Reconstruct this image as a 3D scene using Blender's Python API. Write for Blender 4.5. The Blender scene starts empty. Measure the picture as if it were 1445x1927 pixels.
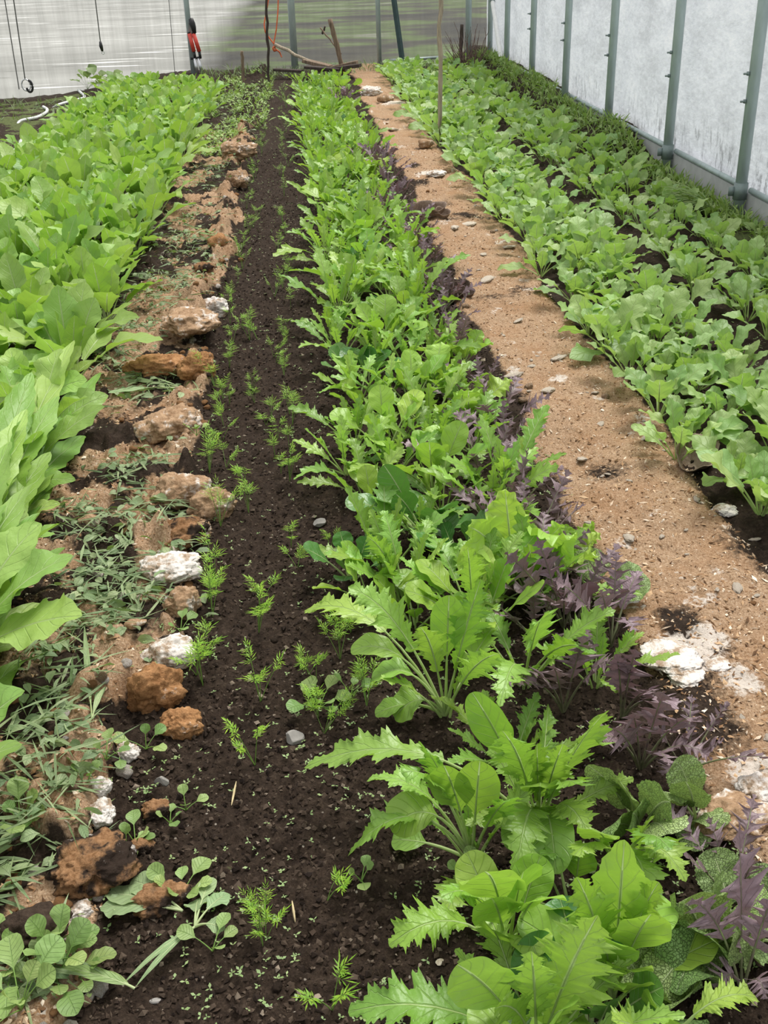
import bpy, math, random
import numpy as np
from mathutils import Matrix, Vector

scene = bpy.context.scene
COL = scene.collection
RNG = np.random.default_rng(7)

# ------------------------------------------------------------------ camera
F = 2000.0; CX, CY = 722.5, 963.5; CAM_H = 1.45
VPX, VPY = 540 - CX, -100 - CY
AY = np.array([VPX, VPY, F]); AY /= np.linalg.norm(AY)              # along the beds
AD = np.array([.033, 1, -(VPX*.033 + VPY)/F]); AD /= np.linalg.norm(AD)   # straight down
AX = np.cross(AD, AY)                                               # across the beds
cd = bpy.data.cameras.new('camera'); cam = bpy.data.objects.new('camera', cd); COL.objects.link(cam)
cd.sensor_fit = 'VERTICAL'; cd.sensor_height = 36.0; cd.lens = F/1927*36.0
cd.clip_start = .05; cd.clip_end = 300
wv = lambda k: Vector((AX[k], AY[k], -AD[k]))
rx, dn, fw = wv(0), wv(1), wv(2)
M4 = Matrix.Identity(4)
for i in range(3):
    M4[i][0] = rx[i]; M4[i][1] = -dn[i]; M4[i][2] = -fw[i]
M4[2][3] = CAM_H
cam.matrix_world = M4
scene.camera = cam

def at(px, py, z=0.0):
    """photo measurement -> the place (x, y) at height z"""
    v = np.array([px - CX, py - CY, F])/F
    t = (CAM_H - z)/(v @ AD); p = v*t
    return np.array([p @ AX, p @ AY, z])
def at_y(px, py, Y):
    """photo measurement -> the place on the upright plane y = Y"""
    v = np.array([px - CX, py - CY, F])/F
    t = Y/(v @ AY); p = v*t
    return np.array([p @ AX, Y, CAM_H - p @ AD])

# ------------------------------------------------------------------ light
w = bpy.data.worlds.new('overcast_sky'); scene.world = w; w.use_nodes = True
nt = w.node_tree; nt.nodes.clear()
out = nt.nodes.new('ShaderNodeOutputWorld'); bg = nt.nodes.new('ShaderNodeBackground')
tc = nt.nodes.new('ShaderNodeTexCoord'); sx = nt.nodes.new('ShaderNodeSeparateXYZ')
cr = nt.nodes.new('ShaderNodeValToRGB')
cr.color_ramp.elements[0].position = 0.0; cr.color_ramp.elements[0].color = (.55, .58, .62, 1)
cr.color_ramp.elements[1].position = .8; cr.color_ramp.elements[1].color = (1.0, 1.0, 1.0, 1)
nt.links.new(tc.outputs['Generated'], sx.inputs[0]); nt.links.new(sx.outputs['Z'], cr.inputs[0])
nt.links.new(cr.outputs[0], bg.inputs[0]); bg.inputs[1].default_value = .85
nt.links.new(bg.outputs[0], out.inputs[0])
sd = bpy.data.lights.new('sun', 'SUN'); sd.energy = 3.1; sd.angle = math.radians(28); sd.color = (1, .97, .92)
so = bpy.data.objects.new('sun', sd); COL.objects.link(so)
so.rotation_euler = Vector((-.30, -.42, -1.0)).to_track_quat('-Z', 'Y').to_euler(); so.location = (0, 4, 6)
vs = scene.view_settings
vs.view_transform = 'Standard'; vs.look = 'None'; vs.gamma = 1.0; vs.exposure = 0.38
vs.use_curve_mapping = False
scene.cycles.max_bounces = 8; scene.cycles.transparent_max_bounces = 12
scene.cycles.transmission_bounces = 6; scene.cycles.diffuse_bounces = 4

# ------------------------------------------------------------------ helpers
def tag(o, label=None, cat=None, group=None, kind=None):
    if label: o['label'] = label
    if cat: o['category'] = cat
    if group: o['group'] = group
    if kind: o['kind'] = kind
    return o
def empty(name, loc=(0, 0, 0), rz=0.0):
    o = bpy.data.objects.new(name, None); COL.objects.link(o)
    o.location = loc; o.rotation_euler = (0, 0, rz); o.empty_display_size = .05
    return o
def link_mesh(name, me, parent=None, loc=None):
    o = bpy.data.objects.new(name, me); COL.objects.link(o)
    if parent is not None: o.parent = parent
    if loc is not None: o.location = loc
    return o
def np_mesh(name, V, Fq, mat, uv=None, col=None, smooth=True):
    """Fq: (n,4) int array; a repeated last index marks a triangle"""
    V = np.asarray(V, np.float32); Fq = np.asarray(Fq, np.int64)
    tri = Fq[:, 2] == Fq[:, 3]
    sizes = np.where(tri, 3, 4).astype(np.int32)
    starts = np.concatenate([[0], np.cumsum(sizes)[:-1]]).astype(np.int32)
    if tri.any():
        keep = np.ones(Fq.shape, bool); keep[tri, 3] = False
        loops = Fq[keep].astype(np.int32)
    else: loops = Fq.ravel().astype(np.int32)
    me = bpy.data.meshes.new(name)
    me.vertices.add(len(V)); me.vertices.foreach_set('co', V.ravel())
    me.loops.add(len(loops)); me.loops.foreach_set('vertex_index', loops)
    me.polygons.add(len(Fq)); me.polygons.foreach_set('loop_start', starts)
    me.polygons.foreach_set('use_smooth', np.full(len(Fq), smooth))
    if uv is not None:
        l = me.uv_layers.new(name='UVMap'); l.data.foreach_set('uv', np.asarray(uv, np.float32)[loops].ravel())
    if col is not None:
        c = np.asarray(col, np.float32)
        a = me.color_attributes.new('tint', 'FLOAT_COLOR', 'POINT')
        if c.shape[1] == 3: c = np.concatenate([c, np.ones((len(c), 1), np.float32)], 1)
        a.data.foreach_set('color', c.ravel())
    me.update(calc_edges=True); me.validate()
    if mat: me.materials.append(mat)
    return me
class MB:
    def __init__(s): s.V = []; s.F = []; s.U = []; s.C = []; s.n = 0
    def add(s, V, Fq, U=None, C=None):
        V = np.asarray(V, float)
        s.V.append(V); s.F.append(np.asarray(Fq, np.int64) + s.n); s.n += len(V)
        s.U.append(np.zeros((len(V), 2)) if U is None else U)
        s.C.append(np.full((len(V), 3), .5) if C is None else (np.tile(C, (len(V), 1)) if np.ndim(C) == 1 else C))
    def tube(s, P, R, sides=6, cap=True, C=None):
        P = np.asarray(P, float); n = len(P); R = np.broadcast_to(np.asarray(R, float), (n,))
        T = np.gradient(P, axis=0); T /= np.linalg.norm(T, axis=1, keepdims=True) + 1e-12
        ref = np.array([0, 0, 1.]) if abs(T[:, 2]).mean() < .8 else np.array([1., 0, 0])
        A = np.cross(T, ref); A /= np.linalg.norm(A, axis=1, keepdims=True) + 1e-12
        B = np.cross(T, A)
        a = np.arange(sides)*2*math.pi/sides
        V = P[:, None] + R[:, None, None]*(np.cos(a)[None, :, None]*A[:, None] + np.sin(a)[None, :, None]*B[:, None])
        V = V.reshape(-1, 3); Fq = []
        i = np.arange(n - 1)[:, None]*sides; j = np.arange(sides)[None]; k = (j + 1) % sides
        Fq = np.stack([i + j, i + k, i + sides + k, i + sides + j], -1).reshape(-1, 4)
        if cap:
            V = np.vstack([V, P[0], P[-1]]); c0, c1 = n*sides, n*sides + 1
            e = [(c0, b, (b - 1) % sides if False else (b + 1) % sides) for b in range(sides)]
            t0 = np.array([[c0, (b + 1) % sides, b, b] for b in range(sides)])
            o = (n - 1)*sides
            t1 = np.array([[c1, o + b, o + (b + 1) % sides, o + (b + 1) % sides] for b in range(sides)])
            Fq = np.vstack([Fq, t0, t1])
        s.add(V, Fq, None, C)
    def box(s, c, size, rot=None, C=None):
        q = np.array([[x, y, z] for x in (-.5, .5) for y in (-.5, .5) for z in (-.5, .5)])*np.asarray(size)
        if rot is not None: q = q @ np.asarray(rot).T
        s.add(q + np.asarray(c), [[0, 1, 3, 2], [4, 6, 7, 5], [0, 4, 5, 1], [2, 3, 7, 6], [0, 2, 6, 4], [1, 5, 7, 3]], None, C)
    def mesh(s, name, mat, smooth=True):
        return np_mesh(name, np.vstack(s.V), np.vstack(s.F), mat, np.vstack(s.U), np.vstack(s.C), smooth)
    def obj(s, name, mat, parent=None, smooth=True):
        return link_mesh(name, s.mesh(name, mat, smooth), parent)
def copy_tree(o, loc=None, rz=None, sc=None, label=None, group=None):
    r = o.copy(); COL.objects.link(r)
    if loc is not None: r.location = loc
    if rz is not None: r.rotation_euler = (0, 0, rz)
    if sc is not None: r.scale = (sc, sc, sc)
    if label: r['label'] = label
    if group: r['group'] = group
    for ch in o.children:
        c = ch.copy(); COL.objects.link(c); c.parent = r
    return r

def _hash(i, j, k, seed):
    h = (i*374761393 + j*668265263 + k*2147483647 + seed*974711) & 0xffffffff
    h = ((h ^ (h >> 13))*1274126177) & 0xffffffff
    h = ((h ^ (h >> 16))*2246822519) & 0xffffffff
    return ((h ^ (h >> 15)) & 0xffffff)/float(0xffffff)
def vnoise(x, y, z=0.0, seed=0):
    x, y, z = np.broadcast_arrays(np.asarray(x, float), np.asarray(y, float), np.asarray(z, float))
    i, j, k = np.floor(x).astype(np.int64), np.floor(y).astype(np.int64), np.floor(z).astype(np.int64)
    u, v, t = x - i, y - j, z - k
    u = u*u*u*(u*(u*6 - 15) + 10); v = v*v*v*(v*(v*6 - 15) + 10); t = t*t*(3 - 2*t)
    def L(kk):
        a, b = _hash(i, j, kk, seed), _hash(i + 1, j, kk, seed)
        c, d = _hash(i, j + 1, kk, seed), _hash(i + 1, j + 1, kk, seed)
        return (a*(1 - u) + b*u)*(1 - v) + (c*(1 - u) + d*u)*v
    if not np.any(t): return L(k)
    return L(k)*(1 - t) + L(k + 1)*t
def fbm(x, y, z=0.0, seed=0, oct=4, gain=.5):
    s = 0; a = 1; tot = 0
    for o in range(oct):
        s = s + a*vnoise(x*2**o + 17.3*o, y*2**o - 9.1*o, z*2**o, seed + o); tot += a; a *= gain
    return s/tot                                                    # 0..1
def cell(x, y, seed=0):
    """distance to the nearest scattered point, 0..about 1"""
    i, j = np.floor(x).astype(np.int64), np.floor(y).astype(np.int64); z = np.zeros_like(i)
    d = np.full(np.shape(x), 9.0)
    for a in (-1, 0, 1):
        for b in (-1, 0, 1):
            px = i + a + _hash(i + a, j + b, z, seed); py = j + b + _hash(i + a, j + b, z + 1, seed)
            d = np.minimum(d, (px - x)**2 + (py - y)**2)
    return np.sqrt(d)
def sst(a, b, x):
    t = np.clip((x - a)/(b - a), 0, 1); return t*t*(3 - 2*t)

# ------------------------------------------------------------------ materials
class NT:
    def __init__(s, name):
        s.m = bpy.data.materials.new(name); s.m.use_nodes = True; s.t = s.m.node_tree; s.t.nodes.clear()
        s.out = s.n('ShaderNodeOutputMaterial')
    def n(s, typ, **kw):
        o = s.t.nodes.new(typ)
        for k, v in kw.items(): setattr(o, k, v)
        return o
    def l(s, a, b): s.t.links.new(a, b)
    def val(s, x, sock):
        if hasattr(x, 'is_linked') or hasattr(x, 'links'): s.l(x, sock)
        else: sock.default_value = x
    def math(s, op, a, b=0.0, clamp=False):
        o = s.n('ShaderNodeMath', operation=op, use_clamp=clamp); s.val(a, o.inputs[0]); s.val(b, o.inputs[1]); return o.outputs[0]
    def mix(s, f, a, b, mode='MIX'):
        o = s.n('ShaderNodeMix', data_type='RGBA', blend_type=mode)
        s.val(f, o.inputs[0])
        for x, k in ((a, 6), (b, 7)):
            if isinstance(x, tuple): o.inputs[k].default_value = (*x, 1) if len(x) == 3 else x
            else: s.l(x, o.inputs[k])
        return o.outputs[2]
    def noise(s, vec, scale, detail=4, rough=.55, out=0):
        o = s.n('ShaderNodeTexNoise'); o.inputs['Scale'].default_value = scale
        o.inputs['Detail'].default_value = detail; o.inputs['Roughness'].default_value = rough
        if vec is not None: s.l(vec, o.inputs['Vector'])
        return o.outputs[out]
    def ramp(s, fac, stops):
        o = s.n('ShaderNodeValToRGB'); e = o.color_ramp.elements
        while len(e) < len(stops): e.new(.5)
        for q, (p, c) in zip(e, stops): q.position = p; q.color = (*c, 1) if len(c) == 3 else c
        s.l(fac, o.inputs[0]); return o.outputs[0]
    def rng(s, x, a, b, c=0.0, d=1.0):
        o = s.n('ShaderNodeMapRange', clamp=True); s.val(x, o.inputs[0])
        for i, q in enumerate((a, b, c, d)): o.inputs[i + 1].default_value = q
        return o.outputs[0]
    def mapping(s, vec, scale=(1, 1, 1), rot=(0, 0, 0)):
        o = s.n('ShaderNodeMapping'); s.l(vec, o.inputs[0]); o.inputs['Scale'].default_value = scale; o.inputs['Rotation'].default_value = rot
        return o.outputs[0]
    def bump(s, h, strength, dist):
        o = s.n('ShaderNodeBump'); o.inputs['Strength'].default_value = strength; o.inputs['Distance'].default_value = dist
        s.l(h, o.inputs['Height']); return o.outputs[0]
    def principled(s, col, rough=.6, normal=None, metal=0.0, spec=.5):
        p = s.n('ShaderNodeBsdfPrincipled')
        if isinstance(col, tuple): p.inputs['Base Color'].default_value = (*col, 1)
        else: s.l(col, p.inputs['Base Color'])
        s.val(rough, p.inputs['Roughness']); p.inputs['Metallic'].default_value = metal
        p.inputs['Specular IOR Level'].default_value = spec
        if normal is not None: s.l(normal, p.inputs['Normal'])
        return p.outputs[0]
    def done(s, sh): s.l(sh, s.out.inputs[0]); return s.m

def leaf_mat(name, c0, c1, trans=(.40, .68, .04), tf=.36, vein=(.45, .60, .25), vstr=.5, rough=.40, net=None, spec=.55, nveins=7.0, under=None, netstr=.7):
    k = NT(name)
    at_ = k.n('ShaderNodeAttribute', attribute_name='tint'); sep = k.n('ShaderNodeSeparateColor'); k.l(at_.outputs['Color'], sep.inputs[0])
    uvn = k.n('ShaderNodeUVMap'); su = k.n('ShaderNodeSeparateXYZ'); k.l(uvn.outputs[0], su.inputs[0])
    oi = k.n('ShaderNodeObjectInfo')
    au = k.math('ABSOLUTE', su.outputs['X'])
    geo = k.n('ShaderNodeTexCoord')
    n1 = k.noise(geo.outputs['Object'], 22, 3)
    base = k.mix(k.math('ADD', k.math('MULTIPLY', sep.outputs[0], .8), k.math('MULTIPLY', n1, .3), True), c0, c1)
    hs = k.n('ShaderNodeHueSaturation'); k.l(base, hs.inputs['Color'])
    k.l(k.rng(oi.outputs['Random'], 0, 1, .85, 1.15), hs.inputs['Value'])
    k.l(k.rng(sep.outputs[1], 0, 1, .485, .515), hs.inputs['Hue'])
    base = hs.outputs[0]
    # midrib and side veins
    mid = k.rng(au, .015, .06, 1.0, 0.0)
    ph = k.math('SUBTRACT', k.math('MULTIPLY', su.outputs['Y'], nveins), k.math('MULTIPLY', au, 1.7))
    fr = k.math('ABSOLUTE', k.math('SUBTRACT', k.math('FRACT', ph), .5))
    side = k.rng(fr, .0, .075, 1.0, 0.0)
    side = k.math('MULTIPLY', side, k.rng(au, .75, 1.0, 1.0, .0))
    v = k.math('MAXIMUM', mid, k.math('MULTIPLY', side, .55))
    col = k.mix(k.math('MULTIPLY', v, vstr), base, vein)
    h = k.math('ADD', k.math('MULTIPLY', v, -.6), k.math('MULTIPLY', n1, .5))
    if net:
        vo = k.n('ShaderNodeTexVoronoi', feature='DISTANCE_TO_EDGE'); vo.inputs['Scale'].default_value = net[0]
        wob = k.n('ShaderNodeVectorMath', operation='ADD'); k.l(geo.outputs['Object'], wob.inputs[0])
        sc = k.n('ShaderNodeVectorMath', operation='SCALE'); k.l(k.noise(geo.outputs['Object'], 60, 2, out=1), sc.inputs[0]); sc.inputs[3].default_value = .012
        k.l(sc.outputs[0], wob.inputs[1]); k.l(wob.outputs[0], vo.inputs['Vector'])
        e = k.rng(vo.outputs['Distance'], .0, net[2], 1.0, 0.0)
        col = k.mix(k.math('MULTIPLY', e, netstr), col, net[1])
        h = k.math('ADD', h, k.math('MULTIPLY', e, -1.2))
    blis = k.noise(geo.outputs['Object'], 55, 3, .5)
    h = k.math('ADD', h, k.math('MULTIPLY', blis, .8))
    nrm = k.bump(h, .75, .004)
    if under:
        g = k.n('ShaderNodeNewGeometry'); col = k.mix(k.math('MULTIPLY', g.outputs['Backfacing'], .6), col, under)
    p = k.principled(col, rough, nrm, 0, spec)
    t = k.n('ShaderNodeBsdfTranslucent'); tcol = k.mix(.55, col, trans)
    if vein[1] > .5: tcol = k.mix(k.math('MULTIPLY', mid, .7), tcol, (.80, .90, .55))
    k.l(tcol, t.inputs[0]); k.l(nrm, t.inputs['Normal'])
    mx = k.n('ShaderNodeMixShader'); mx.inputs[0].default_value = tf; k.l(p, mx.inputs[1]); k.l(t.outputs[0], mx.inputs[2])
    return k.done(mx.outputs[0])
def plain(name, c, rough=.6, metal=0.0, var=.15, scale=30, bump=0.0, spec=.5, stretch=(1, 1, 1), c2=None):
    k = NT(name); g = k.n('ShaderNodeTexCoord')
    vec = k.mapping(g.outputs['Object'], stretch)
    n = k.noise(vec, scale, 5)
    lo = tuple(x*(1 - var) for x in c) if c2 is None else c2
    hi = tuple(min(1, x*(1 + var)) for x in c)
    col = k.ramp(n, [(.3, lo), (.7, hi)])
    return k.done(k.principled(col, rough, k.bump(n, bump, .004) if bump else None, metal, spec))

M = {}
M['mizuna'] = leaf_mat('mizuna_leaf', (.14, .305, .034), (.34, .54, .095))
M['spoon'] = leaf_mat('spoon_leaf', (.055, .17, .03), (.11, .26, .05), trans=(.16, .34, .03), tf=.25, rough=.36)
M['smooth'] = leaf_mat('smooth_leaf', (.175, .355, .034), (.36, .55, .085), nveins=6)
M['mustard'] = leaf_mat('mustard_leaf', (.15, .305, .045), (.39, .565, .14), rough=.46, vstr=.42, nveins=8)
M['radish'] = leaf_mat('radish_leaf', (.18, .33, .085), (.37, .52, .18), rough=.5, vstr=.4, nveins=6)
M['purple'] = leaf_mat('purple_leaf', (.14, .09, .10), (.28, .20, .225), trans=(.20, .09, .09), tf=.2, vein=(.32, .25, .27), vstr=.55, rough=.5)
M['veined'] = leaf_mat('veined_leaf', (.21, .34, .095), (.32, .46, .16), trans=(.3, .45, .06), tf=.25, net=(190, (.07, .085, .04), .10), netstr=.5, rough=.5, vstr=.55, vein=(.42, .52, .27))
M['frilly'] = leaf_mat('frilly_leaf', (.28, .48, .06), (.40, .60, .10), vstr=.5, nveins=9)
M['carrot'] = leaf_mat('seedling_leaf', (.15, .32, .02), (.29, .49, .045), tf=.35, spec=.2, vstr=0)
M['weed'] = leaf_mat('weed_leaf', (.12, .22, .045), (.28, .38, .12), tf=.22, vein=(.3, .4, .2), vstr=.3, rough=.55)
M['dull'] = leaf_mat('wilted_leaf', (.17, .26, .11), (.30, .40, .19), tf=.2, vein=(.45, .55, .3), vstr=.4, rough=.6)
M['wall_weed'] = leaf_mat('wall_weed_leaf', (.17, .29, .055), (.38, .50, .17), tf=.25, vein=(.3, .4, .2), vstr=.3, rough=.55)
M['litter'] = leaf_mat('cut_weed_leaf', (.08, .15, .05), (.36, .45, .22), tf=.18, vein=(.4, .48, .3), vstr=.3, rough=.6)
def stalk_mat(name, a, b):
    k = NT(name); n = k.noise(k.n('ShaderNodeTexCoord').outputs['Object'], 12, 4); c = k.ramp(n, [(.35, a), (.65, b)])
    t = k.n('ShaderNodeBsdfTranslucent'); k.l(c, t.inputs[0]); mx = k.n('ShaderNodeMixShader'); mx.inputs[0].default_value = .45
    k.l(k.principled(c, .4), mx.inputs[1]); k.l(t.outputs[0], mx.inputs[2]); return k.done(mx.outputs[0])
M['stalk'] = stalk_mat('green_stalk', (.42, .56, .18), (.58, .70, .34))
M['stalk_pale'] = stalk_mat('pale_stalk', (.52, .62, .30), (.68, .76, .46))
M['stalk_purple'] = plain('purple_stalk', (.20, .26, .10), .45, var=.3, scale=15, c2=(.12, .075, .085))
M['stalk_thin'] = plain('thin_stem', (.17, .30, .06), .45, var=.25, scale=20)
M['wood'] = plain('weathered_wood', (.20, .145, .10), .8, var=.45, scale=14, bump=.4, spec=.2, stretch=(4, 4, .5))
M['wood_dark'] = plain('dark_wood', (.065, .05, .042), .85, var=.45, scale=14, bump=.4, spec=.2, stretch=(4, 4, .5))
M['wood_pale'] = plain('pale_wood', (.36, .30, .22), .8, var=.35, scale=14, bump=.3, spec=.2, stretch=(4, 4, .5))
M['galv'] = plain('galvanised_steel', (.38, .455, .445), .42, .15, var=.16, scale=9, stretch=(2, 2, .6))
M['galv_dark'] = plain('dull_clamp_steel', (.20, .25, .24), .5, .3, var=.2, scale=20)
M['brace_green'] = plain('dark_green_steel', (.022, .052, .050), .45, .1, var=.25, scale=12)
M['white_pipe'] = plain('white_pipe', (.80, .80, .78), .4, var=.06)
M['concrete'] = plain('grey_curb', (.44, .445, .44), .8, var=.16, scale=7, bump=.15, spec=.2)
M['hose'] = plain('white_hose', (.62, .64, .62), .5, var=.12)
M['red'] = plain('red_grip', (.70, .075, .05), .4, var=.08)
M['black'] = plain('black_rubber', (.015, .015, .016), .5, var=.2)
M['chrome'] = plain('bright_steel', (.62, .63, .64), .28, .8, var=.06)
M['cord'] = plain('grey_cord', (.12, .12, .11), .8, var=.3)
M['twine'] = plain('orange_twine', (.72, .16, .06), .7, var=.2)
M['twig'] = plain('dry_twig', (.16, .10, .085), .85, var=.35)
M['rock_grey'] = plain('grey_stone', (.26, .245, .225), .8, var=.3, scale=25, bump=.3, spec=.3)
M['straw'] = plain('dry_straw', (.50, .40, .22), .7, var=.25)

def crumb_mat(name, a, b, white=0.0, dark=0.0, wc=(.74, .68, .62)):
    k = NT(name); g = k.n('ShaderNodeTexCoord'); P = g.outputs['Object']
    n = k.noise(P, 28, 8, .7); n2 = k.noise(P, 140, 4, .7)
    col = k.ramp(k.math('ADD', k.math('MULTIPLY', n, .6), k.math('MULTIPLY', n2, .4)), [(.36, a), (.62, b)])
    if dark: col = k.mix(k.rng(k.noise(P, 16, 5), 1 - dark, 1.08 - dark), col, (.035, .024, .018))
    if white: col = k.mix(k.rng(k.noise(P, 18, 7, .72), .98 - white, 1.08 - white), col, wc)
    h = k.math('ADD', n, k.math('MULTIPLY', n2, .5))
    return k.done(k.principled(col, .95, k.bump(h, .9, .008), 0, .1))
M['clod_tan'] = crumb_mat('tan_clod', (.20, .115, .06), (.50, .34, .21), white=.44)
M['clod_orange'] = crumb_mat('orange_clod', (.17, .075, .028), (.46, .25, .115), white=.38)
M['clod_brown'] = crumb_mat('brown_clod', (.14, .065, .026), (.40, .23, .12), white=.36, dark=.53)
M['clod_white'] = crumb_mat('white_mould_clod', (.28, .19, .12), (.55, .44, .34), white=.56, wc=(.72, .67, .62))
M['clod_dark'] = crumb_mat('dark_clod', (.022, .015, .011), (.075, .052, .038), white=.25, wc=(.30, .2, .13))
M['fungus'] = crumb_mat('cup_fungus_skin', (.22, .15, .11), (.42, .33, .26))
M['fungus_dark'] = crumb_mat('brown_fungus_skin', (.09, .06, .05), (.24, .18, .15))
M['flake'] = crumb_mat('white_flake', (.58, .46, .33), (.86, .78, .67))

# ------------------------------------------------------------------ ground
def edges(Y):
    """bed borders, wobbling along the tunnel"""
    wob = lambda s, a, f: a*(vnoise(Y*f, 3.7, 0, s) - .5)
    lb = -.86 + wob(11, .10, 1.1) + .0*Y
    lp = -.40 + wob(12, .13, 2.3) + wob(13, .07, 6.0) - .09*sst(2.0, 1.0, Y)
    rp = .69 + wob(14, .10, 1.7) + wob(15, .05, 5.0) + .02*sst(1.8, 1.0, Y)
    r1 = 1.10 + wob(16, .08, 1.5)
    return lb, lp, rp, r1
def zones(X, Y):
    lb, lp, rp, r1 = edges(Y)
    jx = X + .05*(fbm(X*9, Y*9, 0, 21, 3) - .5)
    left = sst(lb - .10, lb + .04, jx)*(1 - sst(lp - .015, lp + .02, jx))
    right = sst(rp - .03, rp + .05, jx)*(1 - sst(r1 - .03, r1 + .07, jx))
    return left, right
def height(X, Y):
    X = np.asarray(X, float); Y = np.asarray(Y, float)
    lb, lp, rp, r1 = edges(Y); left, right = zones(X, Y)
    h = .010*(fbm(X*11, Y*11, 0, 31, 3) - .5) + .020*(fbm(X*30, Y*30, 0, 32, 3) - .5) + .009*(fbm(X*75, Y*75, 0, 33, 2) - .5)
    wx, wy = .02*fbm(X*20, Y*20, 0, 51, 2), .02*fbm(X*20, Y*20, 0, 52, 2)
    sz = fbm(X*6, Y*6, 0, 53, 2)
    h = h + (.55 - cell((X + wx)*34, (Y + wy)*34, 54))*.015*(.2 + 1.4*sz)*(1 - .7*right) + (.5 - cell((X + wx)*75, (Y + wy)*75, 55))*.007*(1 - .4*right)
    h = h + np.clip(.45 - cell((X + wx)*15, (Y + wy)*15, 56), 0, 1)*.05*np.clip(sz - .42, 0, 1)*3*(.35 + left)*(1 - right)
    ridge = np.exp(-((X - lp + .05)/.065)**2)
    lump = fbm(X*8, Y*8, 0, 34, 3); lump2 = fbm(X*22, Y*22, 0, 35, 2)
    h = h + left*(.018 + .075*np.clip(lump - .42, 0, 1) + .035*(lump2 - .5)) + .16*ridge*left*np.clip(lump - .40, 0, .35)
    h = h + right*(.020 + .045*(fbm(X*4, Y*3, 0, 36, 2) - .45) - .010*(fbm(X*30, Y*30, 0, 32, 3) - .5) + .022*(fbm(X*14, Y*14, 0, 37, 3) - .5) + .012*(fbm(X*45, Y*45, 0, 57, 3) - .5))
    h = h + .03*np.exp(-((X - rp)/.06)**2)*np.clip(fbm(X*9, Y*9, 0, 38, 3) - .35, 0, 1)
    h = h + .03*sst(-.95, -1.1, X)*sst(-2.2, -2.0, X) + .02*sst(1.1, 1.2, X)*sst(1.6, 1.5, X) + .03*sst(2.1, 2.35, X) + .13*sst(2.12, 2.42, X)*sst(7.4, 8.4, Y)*(.55 + .9*vnoise(Y*1.3, 2.2, 0, 91))
    h = h - .22*sst(-1.3, -3.6, X)*sst(10, 15, Y) + .03*sst(-2.1, -2.4, X)*(fbm(X*5, Y*5, 0, 39, 3) - .4)
    return h
GX = None
def hz(x, y):
    if GX is None or not (GX[0] < x < GX[-1] and GY[0] < y < GY[-1]): return float(height(np.array([x]), np.array([y]))[0])
    i = int(np.searchsorted(GX, x)) - 1; j = int(np.searchsorted(GY, y)) - 1
    u = (x - GX[i])/(GX[i + 1] - GX[i]); v = (y - GY[j])/(GY[j + 1] - GY[j])
    return float((GZ[j, i]*(1 - u) + GZ[j, i + 1]*u)*(1 - v) + (GZ[j + 1, i]*(1 - u) + GZ[j + 1, i + 1]*u)*v)

def ground_mat():
    k = NT('garden_soil'); g = k.n('ShaderNodeTexCoord'); P = g.outputs['Object']
    a = k.n('ShaderNodeAttribute', attribute_name='tint'); s = k.n('ShaderNodeSeparateColor'); k.l(a.outputs['Color'], s.inputs[0])
    n = k.noise(P, 45, 8, .68); nf = k.noise(P, 190, 4, .7); nb = k.noise(P, 7, 4)
    crumb = k.math('ADD', k.math('MULTIPLY', n, .55), k.math('MULTIPLY', nf, .45))
    soil = k.ramp(crumb, [(.36, (.016, .0105, .0075)), (.52, (.040, .027, .019)), (.68, (.085, .060, .043))])
    fib = k.noise(k.mapping(P, (1, 2.6, 1), (0, 0, .6)), 95, 6, .75)
    fib2 = k.noise(k.mapping(P, (2.4, 1, 1), (0, 0, .3)), 120, 5, .75)
    ft = k.math('ADD', k.math('MULTIPLY', fib, .5), k.math('MULTIPLY', fib2, .5))
    tan = k.ramp(ft, [(.355, (.10, .06, .034)), (.46, (.34, .215, .125)), (.55, (.48, .33, .21)), (.66, (.70, .56, .42))])
    tan = k.mix(k.math('MULTIPLY', k.rng(nb, .45, .70), .42), tan, (.33, .165, .07))
    col = k.mix(k.rng(k.math('ADD', s.outputs[0], k.math('MULTIPLY', k.math('SUBTRACT', n, .5), .9)), .38, .62), soil, tan)
    vo = k.n('ShaderNodeTexVoronoi'); vo.inputs['Scale'].default_value = 55; k.l(P, vo.inputs['Vector'])
    vs_ = k.n('ShaderNodeSeparateColor'); k.l(vo.outputs['Color'], vs_.inputs[0])
    spk = k.math('MULTIPLY', k.rng(vo.outputs['Distance'], .10, .17, 1, 0), k.rng(vs_.outputs[0], .84, .86))
    col = k.mix(k.math('MULTIPLY', spk, .75), col, (.52, .46, .38))
    wf = k.rng(k.math('ADD', s.outputs[1], k.math('MULTIPLY', k.math('SUBTRACT', n, .5), 1.1)), .42, .58)
    col = k.mix(wf, col, k.mix(crumb, (.48, .38, .29), (.86, .80, .73)))
    gf = k.rng(k.math('ADD', s.outputs[2], k.math('MULTIPLY', k.math('SUBTRACT', n, .5), 1.2)), .46, .64)
    col = k.mix(k.math('MULTIPLY', gf, .75), col, k.mix(crumb, (.05, .075, .022), (.20, .24, .09)))
    h = k.math('ADD', k.math('ADD', n, k.math('MULTIPLY', nf, .5)), k.math('MULTIPLY', ft, .3))
    return k.done(k.principled(col, .95, k.bump(h, 1.0, .010), 0, .12))
M['ground'] = ground_mat()

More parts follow.
